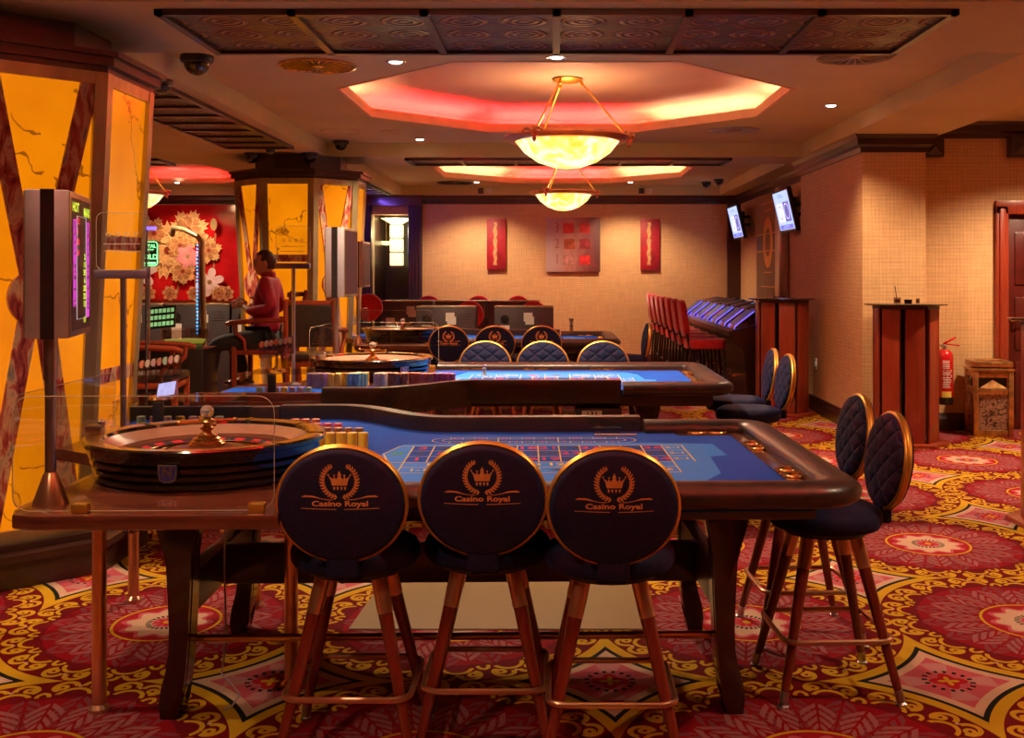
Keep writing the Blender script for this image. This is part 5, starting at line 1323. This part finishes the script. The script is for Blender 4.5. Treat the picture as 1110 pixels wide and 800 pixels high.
M['ledstrip'] = glow('violet_blue_strip', (0.12, 0.10, 1.0), 1.6); M['terminal_screen'] = glow('dim_terminal_screen', (0.05, 0.06, 0.16), 0.5, 0.6, 20)
words = ('nearest', 'second', 'third', 'fourth', 'fifth', 'sixth', 'farthest')
for k in range(7): terminal(12.95+k*0.74, '%s gaming terminal of the blue-lit row, counted from the cocktail table' % words[k])
# red chairs at the machines
def red_chair(label):
    t = thing('red_chair', label, 'chair', group='red chairs at the gaming machines')      # faces +x
    bm = nb(); add_prism(bm, rrect(0.46, 0.46, 0.10, 5), 0.62, 0.73, bev=0.03); obj('seat', bm, 'redfab', t, ang=60)
    bm = nb(); add_prism(bm, rrect(0.42, 0.42, 0.09, 5), -0.035, 0.035, T=TR((-0.255, 0, 0.97), ry=-0.14) @ TR(rz=PI/2) @ TR(rx=PI/2), bev=0.02); obj('backrest', bm, 'redfab', t, ang=60)
    for sx in (-1, 1):
        for sy in (-1, 1):
            bm = nb(); top = (-0.27, sy*0.17, 0.95) if sx < 0 else (sx*0.17, sy*0.17, 0.63)
            add_tube(bm, [top, (sx*0.19, sy*0.18, 0.60), (sx*0.24, sy*0.22, 0.0)], 0.017, 10); obj('leg', bm, 'black', t)
    bm = nb(); add_tube(bm, [(p[0], p[1], 0.28) for p in rrect(0.42, 0.40, 0.02, 2)], 0.011, 8, closed=True); obj('footrest', bm, 'grey', t)
    return t
rc = red_chair('nearest red velour chair at the gaming terminals'); rc.location = (1.78, 13.05, 0)
for k in range(1, 7): dup(rc, (1.78, 13.05+k*0.72, 0), 0.0, '%s red velour chair of the row at the gaming terminals' % words[k])
# ================================================================== BACK WALL
def canvas(x, z, w_, h, label, cat='painting'):
    t = thing('wall_art', label, cat, (x, 18.17, z))
    bm = nb(); add_box(bm, -w_/2, w_/2, -0.02, 0.02, -h/2, h/2, bev=0.004); return t, bm
for x, lb in ((-0.935, 'narrow red canvas with a yellow stroke, left of the big square picture'), (1.58, 'narrow red canvas with a yellow stroke, right of the big square picture')):
    t, bm = canvas(x, 1.97, 0.31, 0.83, lb); cv = obj('canvas', bm, pm('crimson_canvas', (0.30, 0.008, 0.018), 0.5, var=0.35, scale=5), t)
    bm = nb(); n = 14; L = [(-0.045+0.012*math.sin(k*1.7), 0.36-0.70*k/n) for k in range(n+1)]; Rr = [(0.01+0.01*math.sin(k*2.3), 0.36-0.70*k/n) for k in range(n+1)]
    for k in range(n): bm.faces.new([bm.verts.new((p[0], -0.0215, p[1])) for p in (L[k], L[k+1], Rr[k+1], Rr[k])])
    obj('yellow_stroke', bm, pm('ochre_paint', (0.50, 0.26, 0.10), 0.5, var=0.35, scale=14), cv, smooth=False)
t, bm = canvas(0.32, 1.965, 0.885, 0.89, 'large square abstract canvas with six red squares on a pale to dark ground')
cv = obj('canvas', bm, 'art', t)
for i, (cx, cz, m_) in enumerate(((-0.07, 0.27, 0), (0.19, 0.27, 0), (-0.06, 0.01, 1), (0.19, 0.01, 2), (-0.07, -0.25, 3), (0.19, -0.25, 0))):
    bm = nb(); pts = [(cx+0.085*a+random.uniform(-.008, .008), cz+0.08*b_+random.uniform(-.008, .008)) for a, b_ in ((-1, -1), (0, -1.02), (1, -1), (1.02, 0), (1, 1), (0, 1), (-1, 1), (-1, 0))]
    add_prism(bm, pts, 0, 0.003, T=TR((0, -0.0205, 0), rx=PI/2)); obj('painted_square', bm, [pm('sq%d' % i, ((0.50, 0.02, 0.02), (0.36, 0.07, 0.02), (0.26, 0.02, 0.03), (0.42, 0.17, 0.14))[m_], 0.5, var=0.4, scale=14)], cv, smooth=False)
for s, z in (('3', 0.27), ('2', 0.01), ('1', -0.25)):
    bm = nb(); add_text(bm, s, TR((-0.26, -0.0215, z), rx=PI/2, s=(0.15, 0.22, 1))); obj('painted_numeral', bm, pm('faded_red_paint', (0.36, 0.10, 0.09), 0.6, var=0.3, scale=20), cv, smooth=False)
# red flower mural
t = thing('mural', 'glossy red mural of cream and pink peonies behind the left gaming tables', 'mural', (-5.75, 18.17, 1.85))
bm = nb(); add_box(bm, -1.6, 1.6, -0.01, 0.02, -0.80, 0.765); mb = obj('panel', bm, pm('glossy_red_panel', (0.48, 0.010, 0.012), 0.12, var=0.5, scale=1.3, coat=0.4), t)
bm = nb(); lay = [0.0]
def fpoly(pts, mi):
    lay[0] += 0.00022
    bm.faces.new([bm.verts.new((p[0], -0.012-lay[0], p[1])) for p in pts]).material_index = mi
def petal(cx, cz, a, L, W, mi, ruf=0.0, edge=None):
    def shape(L, W):
        pts = []
        for k in range(19):
            u = k/18; th = PI*u; r_ = W*math.sin(th)**0.8 if 0 < u < 1 else 0
        for k in range(28):
            th = 2*PI*k/28; x = L*0.5*(1-math.cos(th)); y = W*math.sin(th)*(0.5+0.5*(1-math.cos(th))/2)
            q = 1+ruf*math.sin(th*9+cx*7)*(1 if x > L*.4 else 0.2)
            pts.append((x*q, y*q))
        return pts
    for (l, w2, m_) in (((L*1.06, W*1.12, edge), (L, W, mi)) if edge is not None else ((L, W, mi),)):
        fpoly([(cx+x*math.cos(a)-y*math.sin(a), cz+x*math.sin(a)+y*math.cos(a)) for x, y in shape(l, w2)], m_)
def flower(cx, cz, R, n, mi, ruf, edge, ctr=3, rows=3):
    for r_ in range(rows):
        for k in range(n): petal(cx, cz, 2*PI*(k+0.5*r_)/n+0.3, R*(1-0.24*r_), R*0.34, mi if r_ != 1 else (mi if edge is None else 5), ruf, edge)
    fpoly([(cx+R*.16*math.cos(t_), cz+R*.16*math.sin(t_)) for t_ in [k*PI/8 for k in range(16)]], ctr)
for a, b_, c, d in ((0.15, -0.8, 0.22, 0.3), (-0.45, -0.8, -0.3, -0.1), (-0.08, -0.8, -0.15, -0.2), (0.62, -0.75, 0.72, -0.1), (1.0, -0.75, 0.9, 0.2)):
    fpoly([(a, b_), (a+.03, b_), (c+.012, d), (c-.012, d)], 4)
flower(-0.55, 0.02, 0.42, 9, 0, 0.12, 1, 3, 3)
flower(-0.22, 0.36, 0.30, 7, 0, 0.12, 1, 3, 2); flower(-0.78, 0.30, 0.24, 7, 0, 0.10, 1, 3, 2); flower(-0.35, 0.10, 0.22, 7, 5, 0.12, 1, 3, 2)
flower(0.12, 0.02, 0.20, 6, 0, 0.12, 1, 3, 2); flower(-0.02, 0.22, 0.13, 6, 0, 0.12, 1, 5, 2); flower(-0.30, -0.32, 0.20, 7, 0, 0.10, 1, 3, 2)
flower(-0.22, -0.08, 0.20, 6, 2, 0.02, None, 4, 2)
flower(-1.0, -0.35, 0.28, 6, 6, 0.0, None, 4, 1); flower(0.14, -0.50, 0.24, 6, 6, 0.0, None, 4, 1); flower(0.95, -0.3, 0.3, 7, 6, 0.0, None, 4, 1)
for cx in (-1.2, -0.86, -0.5, -0.10, 0.42, 0.30, 0.78): flower(cx, -0.68, 0.12, 7, 0, 0.06, 1, 3, 2)
fpoly([(0.22+0.055*math.cos(t_), 0.44+0.10*math.sin(t_)) for t_ in [k*PI/8 for k in range(16)]], 4)
obj('painted_flowers', bm, [pm('cream_petal', (0.66, 0.36, 0.13), 0.4, var=0.35, scale=9), pm('gold_edge', (0.85, 0.58, 0.22), 0.4), pm('pink_petal', (0.72, 0.26, 0.26), 0.4, var=0.3, scale=8), pm('dark_red_heart', (0.22, 0.03, 0.01), 0.4), pm('olive_stem', (0.30, 0.20, 0.06), 0.5), pm('tan_petal', (0.40, 0.17, 0.06), 0.4, var=0.4, scale=12), pm('white_petal', (0.85, 0.66, 0.60), 0.4, var=0.2, scale=6)], mb, smooth=False, recalc=False)
# lantern with a dish in the alcove
t = thing('wall_lantern', 'tall glowing wall lantern of three blocks under a dish, in the back doorway', 'wall lamp', (-2.67, 18.9, 0))
for k, z in enumerate((1.63, 1.865, 2.105)):
    bm = nb(); add_box(bm, -0.105, 0.105, -0.08, 0.08, z, z+0.215, bev=0.01); obj('lantern_glass', bm, 'lantern', t)
bm = nb()
for z in (1.60, 1.848, 2.085): add_box(bm, -0.11, 0.11, -0.085, 0.085, z, z+0.016)
add_box(bm, -0.02, 0.02, 0.08, 0.7, 2.0, 2.1); obj('metal_frame', bm, 'bronze', t)
bm = nb(); add_lathe(bm, [(0, 2.33), (0.10, 2.335), (0.25, 2.42), (0.27, 2.43), (0.10, 2.36), (0, 2.345)], 32); obj('dish', bm, 'lantern', t)
lamp('lantern_light', 'POINT', (0, -0.2, 2.2), 14, (1.0, 0.75, 0.35), t, 0.08)
t = thing('hanging_lamp', 'small glowing bowl lamp deeper in the back doorway', 'lamp', (-3.05, 19.3, 2.05))
bm = nb(); add_lathe(bm, [(0, -0.07), (0.10, -0.05), (0.17, 0.0), (0.0, 0.0)], 24, T=TR((0.14, 0, 0))); obj('bowl', bm, 'lantern', t)
bm = nb(); add_tube(bm, [(0.14, 0, 0), (0.14, 0, 0.44)], 0.006, 6); obj('rod', bm, 'gold', t)
bm = nb(); add_box(bm, -2.42, -2.39, 18.45, 18.95, 1.78, 2.35, bev=0.005); add_box(bm, -2.425, -2.42, 18.48, 18.92, 1.82, 2.31, mi=1); tag(obj('wall_screen', bm, ['black', 'tvscreen'], smooth=False), 'thin blue lit screen on the right jamb of the back doorway', 'screen')
# printed notice on the violet-lit pilaster
t = thing('notice_sign', 'small dark notice with pale marks on the violet-lit pilaster by the doorway', 'sign', (-3.09, 18.06, 1.72))
bm = nb(); add_box(bm, -0.10, 0.10, -0.008, 0.008, -0.19, 0.19, bev=0.003); bd = obj('board', bm, 'purple', t)
bm = nb()
for a in ((-0.085, 0.085, 0.15, 0.165), (-0.085, 0.085, -0.165, -0.15), (-0.085, -0.075, -0.165, 0.165), (0.075, 0.085, -0.165, 0.165)): add_box(bm, a[0], a[1], -0.010, -0.008, a[2], a[3])
for s, z in (('34', 0.08), ('G A', 0.0), ('18', -0.09)): add_text(bm, s, TR((0, -0.0105, z), rx=PI/2, s=(0.10, 0.09, 1)))
obj('pale_print', bm, 'white', bd, smooth=False, recalc=False)
# purple light tube on the soffit near the pilasters
t = thing('violet_tube_light', 'violet tube light under the soffit, hidden by the middle column', 'tube light', (-2.98, 16.2, 2.735), group=None)
bm = nb(); add_tube(bm, [(0, -0.9, 0), (0, 0.9, 0)], 0.02, 10); obj('tube', bm, glow('violet_tube', (0.25, 0.12, 1.0), 40), t)
bm = nb(); add_box(bm, -0.04, 0.04, -0.95, 0.95, 0.015, 0.035); obj('fitting', bm, 'alu', t, smooth=False)
# grey backs of the electronic consoles
def console(x, y, w_, top, label, sticker=True, gid='grey console backs'):
    t = thing('console', label, 'gaming console', (x, y, 0), group=gid)
    bm = nb(); add_box(bm, -w_/2, w_/2, 0, 0.45, 0, top, bev=0.012); hs = obj('cabinet', bm, 'grey', t)
    bm = nb(); add_box(bm, -w_/2, w_/2, -0.004, 0.02, top-0.015, top+0.004, bev=0.003); obj('top_edge', bm, 'frame', hs)
    if sticker:
        bm = nb(); add_box(bm, 0.0, 0.11, -0.003, 0.0, top-0.19, top-0.08); add_box(bm, 0.02, 0.13, -0.0035, 0.0, top-0.23, top-0.13); obj('white_sticker', bm, 'white', hs, smooth=False)
        bm = nb(); add_lathe(bm, [(0, 0), (0.05, 0), (0.055, 0.012), (0.03, 0.012), (0, 0.02)], 20, T=TR((-w_*.32, 0, top-0.16), rx=PI/2)); add_box(bm, -w_*.32-0.06, -w_*.32+0.06, -0.004, 0, top-0.45, top-0.24, mi=1); obj('fan_and_tag', bm, ['black', 'white'], hs)
        bm = nb()
        for k in range(4): add_box(bm, 0.17, w_*.42, -0.003, 0, top-0.10-k*0.035, top-0.095-k*0.035)
        obj('vent_slots', bm, 'black', hs, smooth=False)
for x, lb in ((-2.05, 'left grey console back in the farther row before the back wall'), (-1.30, 'middle grey console back in the farther row before the back wall'), (-0.56, 'right grey console back in the farther row before the back wall')):
    console(x, 15.5, 0.72, 1.115, lb, x < -1.5)
for x, lb in ((-1.36, 'left grey console back in the nearer row, with a pale sticker'), (-0.375, 'right grey console back in the nearer row, with a pale sticker')):
    console(x, 14.0, 0.75, 1.08, lb)
for x, y, lb in ((-5.1, 13.4, 'left dark console back below the flower mural'), (-4.30, 13.4, 'middle dark console back below the flower mural'), (-3.50, 13.4, 'right dark console back below the flower mural, beside the seated man')):
    console(x, y, 0.78, 1.13, lb, True, 'dark console backs below the mural')
def round_chair(x, y, label, zt=1.16):
    t = thing('red_round_chair', label, 'chair', (x, y, 0), group='round-backed red chairs at the consoles')
    bm = nb(); add_prism(bm, [(0.19*math.cos(a), 0.19*math.sin(a)) for a in [k*PI/14 for k in range(28)]], -0.035, 0.035, T=TR((0, 0.24, zt-0.19), rx=PI/2), bev=0.015); obj('backrest', bm, 'redfab', t, ang=60)
    bm = nb(); add_lathe(bm, [(0, 0.70), (0.19, 0.69), (0.21, 0.66), (0.20, 0.61), (0, 0.60)], 28); obj('seat', bm, 'redfab', t)
    bm = nb(); add_tube(bm, [(0, 0.20, 0.62), (0, 0.25, zt-0.3)], 0.02, 8); obj('back_post', bm, 'black', t)
    bm = nb(); add_tube(bm, [(0, 0, 0.0), (0, 0, 0.62)], 0.03, 12); add_lathe(bm, [(0, 0), (0.2, 0), (0.2, 0.015), (0.03, 0.04)], 24); obj('pedestal', bm, 'grey', t)
for x, y, zt, lb in ((-1.87, 16.4, 1.165, 'red round-backed chair peeking over the left far console'), (-1.12, 16.4, 1.165, 'red round-backed chair peeking over the middle far console'), (-0.53, 16.4, 1.165, 'red round-backed chair peeking over the right far console'), (-1.13, 14.75, 1.125, 'red round-backed chair peeking over the left near console'), (-0.27, 14.75, 1.125, 'red round-backed chair peeking over the right near console'), (-2.52, 14.9, 1.22, 'dark red chair beside the doorway, left of the grey consoles')):
    round_chair(x, y, lb, zt)
# ================================================================== LEFT MIDDLE: the led arch, kiosk, neon sign
t = thing('led_frame', 'tall bent metal frame with cyan light dots, in front of the flower mural', 'light frame', (0, 10.95, 0))
Xp = lambda px: (px-600)*10.95/FPX
Zp = lambda py: 1.5+(296-py)*10.95/FPX
bm = nb(); add_tube(bm, [(Xp(222), 0, 0), (Xp(221), 0, Zp(360)), (Xp(219), 0, Zp(262)), (Xp(214), 0.0, Zp(256)), (Xp(190), 0.3, Zp(248)), (Xp(166), 0.6, Zp(244)), (Xp(160), 0.7, Zp(252))], 0.026, 12); obj('metal_tube', bm, 'frame', t)
bm = nb(); add_tube(bm, [(Xp(218.6), -0.025, 0.1), (Xp(217), -0.025, Zp(262))], 0.008, 8); obj('silver_edge', bm, 'steel', t)
bm = nb()
for k in range(26): add_ball(bm, (Xp(214.5), -0.02, Zp(266+k*3.8)), 0.0105, sub=1)
add_tube(bm, [(Xp(216), -0.01, Zp(263)), (Xp(216), -0.01, Zp(366))], 0.006, 6, mi=1)
obj('led_dots', bm, ['ledblue', 'black'], t)
t = thing('violet_spotlight', 'small violet light bar glowing beside the nearest orange column', 'light', ((158-600)*7.5/FPX, 7.5, 1.5+(296-247.5)*7.5/FPX))
bm = nb(); add_box(bm, -0.07, 0.07, -0.01, 0.01, -0.010, 0.010, bev=0.004); obj('bar', bm, 'ledviolet', t)
bm = nb(); zz = 1.5+(296-247.5)*7.5/FPX; add_tube(bm, [(0, 0.01, 0), (0, 0.01, -zz)], 0.008, 8); add_lathe(bm, [(0, 0.015), (0.12, 0.012), (0.13, 0), (0, 0)], 20, (0, 0.01, -zz)); obj('stem', bm, 'grey', t)
# neon sign
t = thing('neon_sign', 'green lit sign in a rounded frame between the orange column and the mural', 'sign', ((161-600)*8.2/FPX, 8.2, 1.5+(296-275)*8.2/FPX))
bm = nb(); add_prism(bm, rrect(0.15, 0.19, 0.02, 4), -0.006, 0.0, T=TR(rx=PI/2)); pn = obj('dark_panel', bm, 'black', t, smooth=False)
bm = nb(); T = TR((0, -0.006, 0), rx=PI/2); add_tube(bm, [T @ Vector((p[0], p[1], 0)) for p in rrect(0.135, 0.175, 0.02, 4)], 0.004, 6, closed=True)
for s, z, sc in (('ROYAL', 0.055, .036), ('*****', 0.018, .04), ('GOLD', -0.025, .05)): add_text(bm, s, TR((0, -0.008, z), rx=PI/2, s=(sc, sc, 1)), 0, 0.03)
add_box(bm, -0.055, 0.055, -0.010, -0.006, -0.078, -0.062); obj('lit_letters', bm, 'ledgreen', pn, smooth=False)
bm = nb(); add_tube(bm, [(0.0, 0.01, -0.09), (0.0, 0.01, -0.85)], 0.010, 8); obj('pole', bm, 'steel', t)
# kiosk with the lit rack
t = thing('gaming_kiosk', 'dark kiosk with a green lit chip rack below the flower mural', 'kiosk', ((185-600)*9.4/FPX, 9.4, 0))
bm = nb(); add_box(bm, -0.28, 0.28, 0, 0.4, 0, 0.86, bev=0.02); obj('cabinet', bm, 'black', t)
bm = nb(); add_lathe(bm, [(0.0, 0.86), (0.15, 0.86), (0.19, 0.93), (0.20, 1.02), (0.19, 1.02), (0.18, 0.94), (0.0, 0.88)], 32, T=TR((0.07, 0.15, 0))); obj('glass_tub', bm, 'acryl', t)
bm = nb(); add_lathe(bm, [(0.0, 0.90), (0.16, 0.90), (0.17, 0.93), (0.0, 0.94)], 28, T=TR((0.07, 0.15, 0))); obj('lit_ring', bm, glow('olive_glow', (0.30, 0.34, 0.03), 0.6, 0.5, 14), t)
bm = nb(); T = TR((-0.12, 0.1, 1.12), rx=-0.4, ry=-0.1)
add_box(bm, -0.13, 0.13, -0.006, 0.006, -0.10, 0.10, T=T)
for r_ in range(3):
    for k in range(7): add_box(bm, -0.12+k*0.035, -0.095+k*0.035, -0.012, -0.006, -0.08+r_*0.06, -0.045+r_*0.06, mi=1, T=T)
obj('lit_rack', bm, ['black', 'ledolive'] if False else ['black', glow('lit_marker', (0.35, 0.75, 0.28), 0.7, 0.6, 30)], t, smooth=False)
# high wooden chairs
def high_chair(label, x, y, rz, seat=0.84, back_panel=False, w_=0.50):
    """sitter looks along +x before turning"""
    t = thing('high_wooden_chair', label, 'chair', (x, y, 0), rz, 'high wooden armchairs')
    h = w_/2
    for sx, zt in ((-1, seat+0.50), (1, seat)):
        for sy in (-1, 1):
            bm = nb()
            if sx < 0: add_tube(bm, [(-h+0.02-0.06, sy*(h-0.03), 0), (-h+0.03, sy*(h-0.03), seat-0.05), (-h+0.0, sy*(h-0.03), seat+0.2), (-h-0.06, sy*(h-0.03), zt)], 0.021, 10)
            else: add_box(bm, h-0.05, h-0.01, sy*(h-0.03)-0.02, sy*(h-0.03)+0.02, 0, zt, bev=0.005)
            obj('leg', bm, 'redwood', t)
    bm = nb(); 
    for z in (seat-0.05, 0.42):
        for sy in (-1, 1): add_box(bm, -h+0.02, h-0.03, sy*(h-0.03)-0.013, sy*(h-0.03)+0.013, z-0.02, z+0.02, bev=0.003)
        add_box(bm, h-0.045, h-0.015, -h+0.03, h-0.03, z-0.02, z+0.02, bev=0.003)
        add_box(bm, -h+0.01, -h+0.04, -h+0.03, h-0.03, z-0.02, z+0.02, bev=0.003)
    obj('rungs', bm, 'redwood', t)
    bm = nb(); add_box(bm, -h+0.01, h-0.005, -h+0.02, h-0.02, seat-0.02, seat+0.035, bev=0.018); obj('seat', bm, 'leather', t)
    for sy in (-1, 1):
        bm = nb(); add_tube(bm, [(-h-0.01, sy*(h-0.01), seat+0.24), (0.0, sy*(h-0.0), seat+0.235), (h-0.02, sy*(h-0.0), seat+0.22), (h+0.03, sy*h, seat+0.205)], [0.018, 0.022, 0.024, 0.018], 10); ar = obj('armrest', bm, 'redwood', t)
        bm = nb(); add_tube(bm, [(h-0.04, sy*(h-0.01), seat+0.21), (h-0.05, sy*(h-0.01), seat+0.13), (h-0.12, sy*(h-0.02), seat+0.06), (h-0.13, sy*(h-0.03), seat-0.03)], 0.018, 10); obj('arm_support', bm, 'redwood', ar)
    bm = nb()
    if back_panel:
        add_box(bm, -0.02, 0.02, -h+0.04, h-0.04, 0.10, 0.46, bev=0.012, T=TR((-h+0.03, 0, seat), ry=-0.14)); obj('back_panel', bm, 'leather', t); bm = nb()
    for z in ((0.47,) if back_panel else (0.47, 0.37, 0.27, 0.17)):
        add_box(bm, -0.012, 0.012, -h+0.03, h-0.03, z-0.022, z+0.022, bev=0.004, T=TR((-h+0.035, 0, seat), ry=-0.12))
    obj('back_rails', bm, 'redwood' if back_panel else 'mahog', t)
    return t
high_chair('high wooden armchair the man in the crimson shirt sits on', -2.62, 10.12, PI-0.06, 0.84)
high_chair('high wooden armchair with a black panel back, left of the seated man', -3.02, 8.35, 0.12, 0.72, True, 0.48)
high_chair('high wooden chair with black panel back, in front of the middle column', -2.05, 9.55, PI/2+0.05, 0.78, True, 0.46)
# ================================================================== THE SEATED MAN
man = thing('person', 'man in a crimson long-sleeved shirt and black trousers, seated sideways with clasped hands', 'person', (-2.60, 10.12, 0))
def skin(name, verts, edges, radii, mat, parent, sub=2, root=0):
    me = bpy.data.meshes.new(name); me.from_pydata([Vector(v) for v in verts], edges, []); 
    o = bpy.data.objects.new(name, me); COL.objects.link(o); o.parent = parent
    sk = o.modifiers.new('skin', 'SKIN'); sk.use_smooth_shade = True
    for i, r_ in enumerate(radii):
        q = me.skin_vertices[0].data[i]; q.radius = r_ if isinstance(r_, tuple) else (r_, r_)
        q.use_root = (i == root)
    sb = o.modifiers.new('sub', 'SUBSURF'); sb.levels = sub; sb.render_levels = sub
    me.materials.append(M[mat]); return o
# he faces -x; -y is toward the camera (his left side)
# body (skin): pelvis, spine, neck, head base, legs, arms
V = [(0, 0, 0.93), (-0.02, 0, 1.05), (-0.03, 0, 1.20), (0.0, 0, 1.36), (0.01, 0, 1.445), (-0.015, 0, 1.52),      # 0-5
     (-0.01, -0.165, 1.41), (0.10, -0.24, 1.19), (-0.12, -0.17, 1.15), (-0.20, -0.08, 1.20),                     # 6-9 near arm
     (-0.01, 0.165, 1.41), (0.06, 0.23, 1.17), (-0.12, 0.12, 1.16), (-0.20, 0.04, 1.205),                       # 10-13 far arm
     (-0.03, -0.10, 0.90), (-0.44, -0.16, 0.86), (-0.50, -0.17, 0.47), (-0.62, -0.18, 0.41),                    # 14-17 near leg
     (-0.03, 0.10, 0.90), (-0.38, 0.16, 0.88), (-0.26, 0.15, 0.52), (-0.36, 0.15, 0.47)]                        # 18-21
E = [(0,1),(1,2),(2,3),(3,4),(4,5),(3,6),(6,7),(7,8),(8,9),(3,10),(10,11),(11,12),(12,13),(0,14),(14,15),(15,16),(16,17),(0,18),(18,19),(19,20),(20,21)]
Rd = [(.13,.11),(.125,.10),(.13,.105),(.11,.09),.055,.052,.058,.044,.035,.026,.058,.044,.035,.026,.085,.062,.045,.04,.085,.062,.045,.04]
body = skin('body', V, E, Rd, 'skin', man)
# head with face
bm = nb(); add_ball(bm, (0, 0, 0), 1.0, sub=4)
for v in bm.verts:
    x, y, z = v.co
    X_, Y_, Z_ = x*0.098, y*0.077, z*0.118
    if z < -0.1: X_ += -0.012*(-z); Y_ *= 1-0.28*(-z); X_ *= 1-0.10*(-z)
    if x < -0.6: X_ = -0.6*0.098+(X_+0.6*0.098)*0.75
    nose = math.exp(-((z+0.12)/0.16)**2-(y/0.13)**2) if x < 0 else 0
    X_ -= 0.026*nose*(1 if z < 0.05 else 0.6)
    X_ -= 0.007*math.exp(-((z+0.50)/0.07)**2-(y/0.28)**2)*(x < 0)+0.006*math.exp(-((z+0.38)/0.05)**2-(y/0.30)**2)*(x < 0)
    X_ -= 0.010*math.exp(-((z+0.82)/0.14)**2-(y/0.3)**2)*(x < 0)
    X_ -= 0.006*math.exp(-((z-0.22)/0.08)**2)*(x < -0.3)
    for s in (-1, 1): X_ += 0.010*math.exp(-((z-0.04)/0.10)**2-((y-s*0.38)/0.16)**2)*(x < 0)
    v.co = Vector((X_, Y_, Z_))
for v in bm.verts: v.co = TR((-0.035, 0, 1.59), rz=0.15, ry=0.05) @ v.co
hd = obj('head', bm, 'skin', man)
bm = nb()
for s in (-1, 1):
    add_ball(bm, (0.012, s*0.080, -0.005), 0.030, sub=2, sc=(0.55, 0.35, 1.0))
for v in bm.verts: v.co = TR((-0.035, 0, 1.59), rz=0.15) @ v.co
obj('ears', bm, 'skin', hd)
bm = nb()
for s in (-1, 1):
    add_ball(bm, (-0.080, s*0.031, 0.006), 0.010, sub=2)
    add_box(bm, -0.096, -0.084, s*0.032-0.016, s*0.032+0.016, 0.026, 0.032, mi=1, bev=0.002)
for v in bm.verts: v.co = TR((-0.035, 0, 1.59), rz=0.15) @ v.co
obj('eyes', bm, ['crystal', 'hair'], hd)
bm = nb(); add_ball(bm, (0, 0, 0), 1.0, sub=4)
for v in list(bm.verts):
    x, y, z = v.co
    if z < 0.10+(0.42 if x < -0.35 else 0)+(-0.55 if x > 0.25 else 0): bm.verts.remove(v)
for v in bm.verts:
    x, y, z = v.co; v.co = TR((-0.035, 0, 1.59), rz=0.15, ry=0.05) @ Vector((x*0.103+0.002, y*0.0815, z*0.124))
bmesh.ops.solidify(bm, geom=bm.faces, thickness=0.004); obj('hair', bm, 'hair', hd, ang=80)
# shirt: torso and sleeves
Vs = [(0.0, 0, 0.93), (-0.02, 0, 1.05), (-0.035, 0, 1.20), (0.0, 0, 1.34), (0.01, 0, 1.425),
      (0.0, -0.165, 1.405), (0.10, -0.24, 1.19), (-0.09, -0.185, 1.155), (-0.155, -0.125, 1.17),
      (0.0, 0.165, 1.405), (0.06, 0.23, 1.17), (-0.09, 0.14, 1.16), (-0.155, 0.085, 1.175)]
Es = [(0,1),(1,2),(2,3),(3,4),(3,5),(5,6),(6,7),(7,8),(3,9),(9,10),(10,11),(11,12)]
Rs = [(.16,.14),(.152,.125),(.152,.13),(.135,.115),(.065,.065),.082,.064,.050,.040,.082,.064,.050,.040]
sh = skin('shirt', Vs, Es, Rs, 'shirt', man)
bm = nb(); add_lathe(bm, [(0.064, 0.0), (0.068, 0.03), (0.060, 0.055), (0.056, 0.055), (0.058, 0.0)], 24, T=TR((0.004, 0, 1.455), ry=-0.15)); obj('collar', bm, 'shirt', sh)
Vt = [(0.02, 0, 0.95), (-0.03, -0.10, 0.905), (-0.44, -0.16, 0.865), (-0.50, -0.17, 0.50), (-0.03, 0.10, 0.905), (-0.38, 0.16, 0.885), (-0.265, 0.15, 0.56)]
skin('trousers', Vt, [(0,1),(1,2),(2,3),(0,4),(4,5),(5,6)], [(.15,.135),.105,.080,.064,.105,.080,.062], 'trouser', man)
for nm, c in (('shoe', (-0.56, -0.175, 0.435)), ('shoe', (-0.31, 0.15, 0.485))):
    bm = nb(); add_ball(bm, (0, 0, 0), 1, sub=3, sc=(1, 1, 1))
    for v in bm.verts:
        x, y, z = v.co; v.co = Vector((c[0]+x*0.145, c[1]+y*0.05*(1.1 if x < 0 else 0.85), c[2]+max(z, -0.6)*0.05*(1 if x > 0 else 0.75)))
    obj(nm, bm, 'gloss', man)
# hands clasped in front of the belly
def hand(cx, cy, cz, side, name):
    bm = nb()
    V = [(cx, cy, cz), (cx-0.045, cy-side*0.006, cz+0.012), (cx-0.075, cy-side*0.010, cz+0.012)]
    E = [(0, 1), (1, 2)]; R_ = [(.024, .030), (.022, .036), (.018, .034)]
    o = skin(name, V, E, R_, 'skin', man, 1)
    for k in range(4):
        z = cz+0.034-k*0.018; L = (0.9, 1.0, 0.95, 0.75)[k]
        p0 = (cx-0.085, cy-side*0.010, z); p1 = (cx-0.118*1.0-0.008*L, cy+side*0.012, z+0.002); p2 = (cx-0.112, cy+side*0.042*L, z-0.001); p3 = (cx-0.088, cy+side*0.056*L, z-0.003)
        skin('finger', [p0, p1, p2, p3], [(0,1),(1,2),(2,3)], [.0098, .0090, .0084, .0070], 'skin', o, 1)
    skin('thumb', [(cx-0.03, cy, cz+0.032), (cx-0.06, cy+side*0.012, cz+0.056), (cx-0.09, cy+side*0.022, cz+0.060)], [(0,1),(1,2)], [.012, .0105, .0085], 'skin', o, 1)
hand(-0.195, -0.050, 1.205, 1, 'hand'); hand(-0.195, 0.030, 1.215, -1, 'hand')
bm = nb(); add_lathe(bm, [(0.022, -0.004), (0.026, 0), (0.022, 0.004)], 18, T=TR((-0.185, -0.10, 1.185), ry=PI/2, rz=-0.5)); add_lathe(bm, [(0, 0), (0.014, 0), (0.014, 0.006), (0, 0.006)], 16, T=TR((-0.18, -0.128, 1.185), rx=PI/2)); obj('wristwatch', bm, 'steel', man)
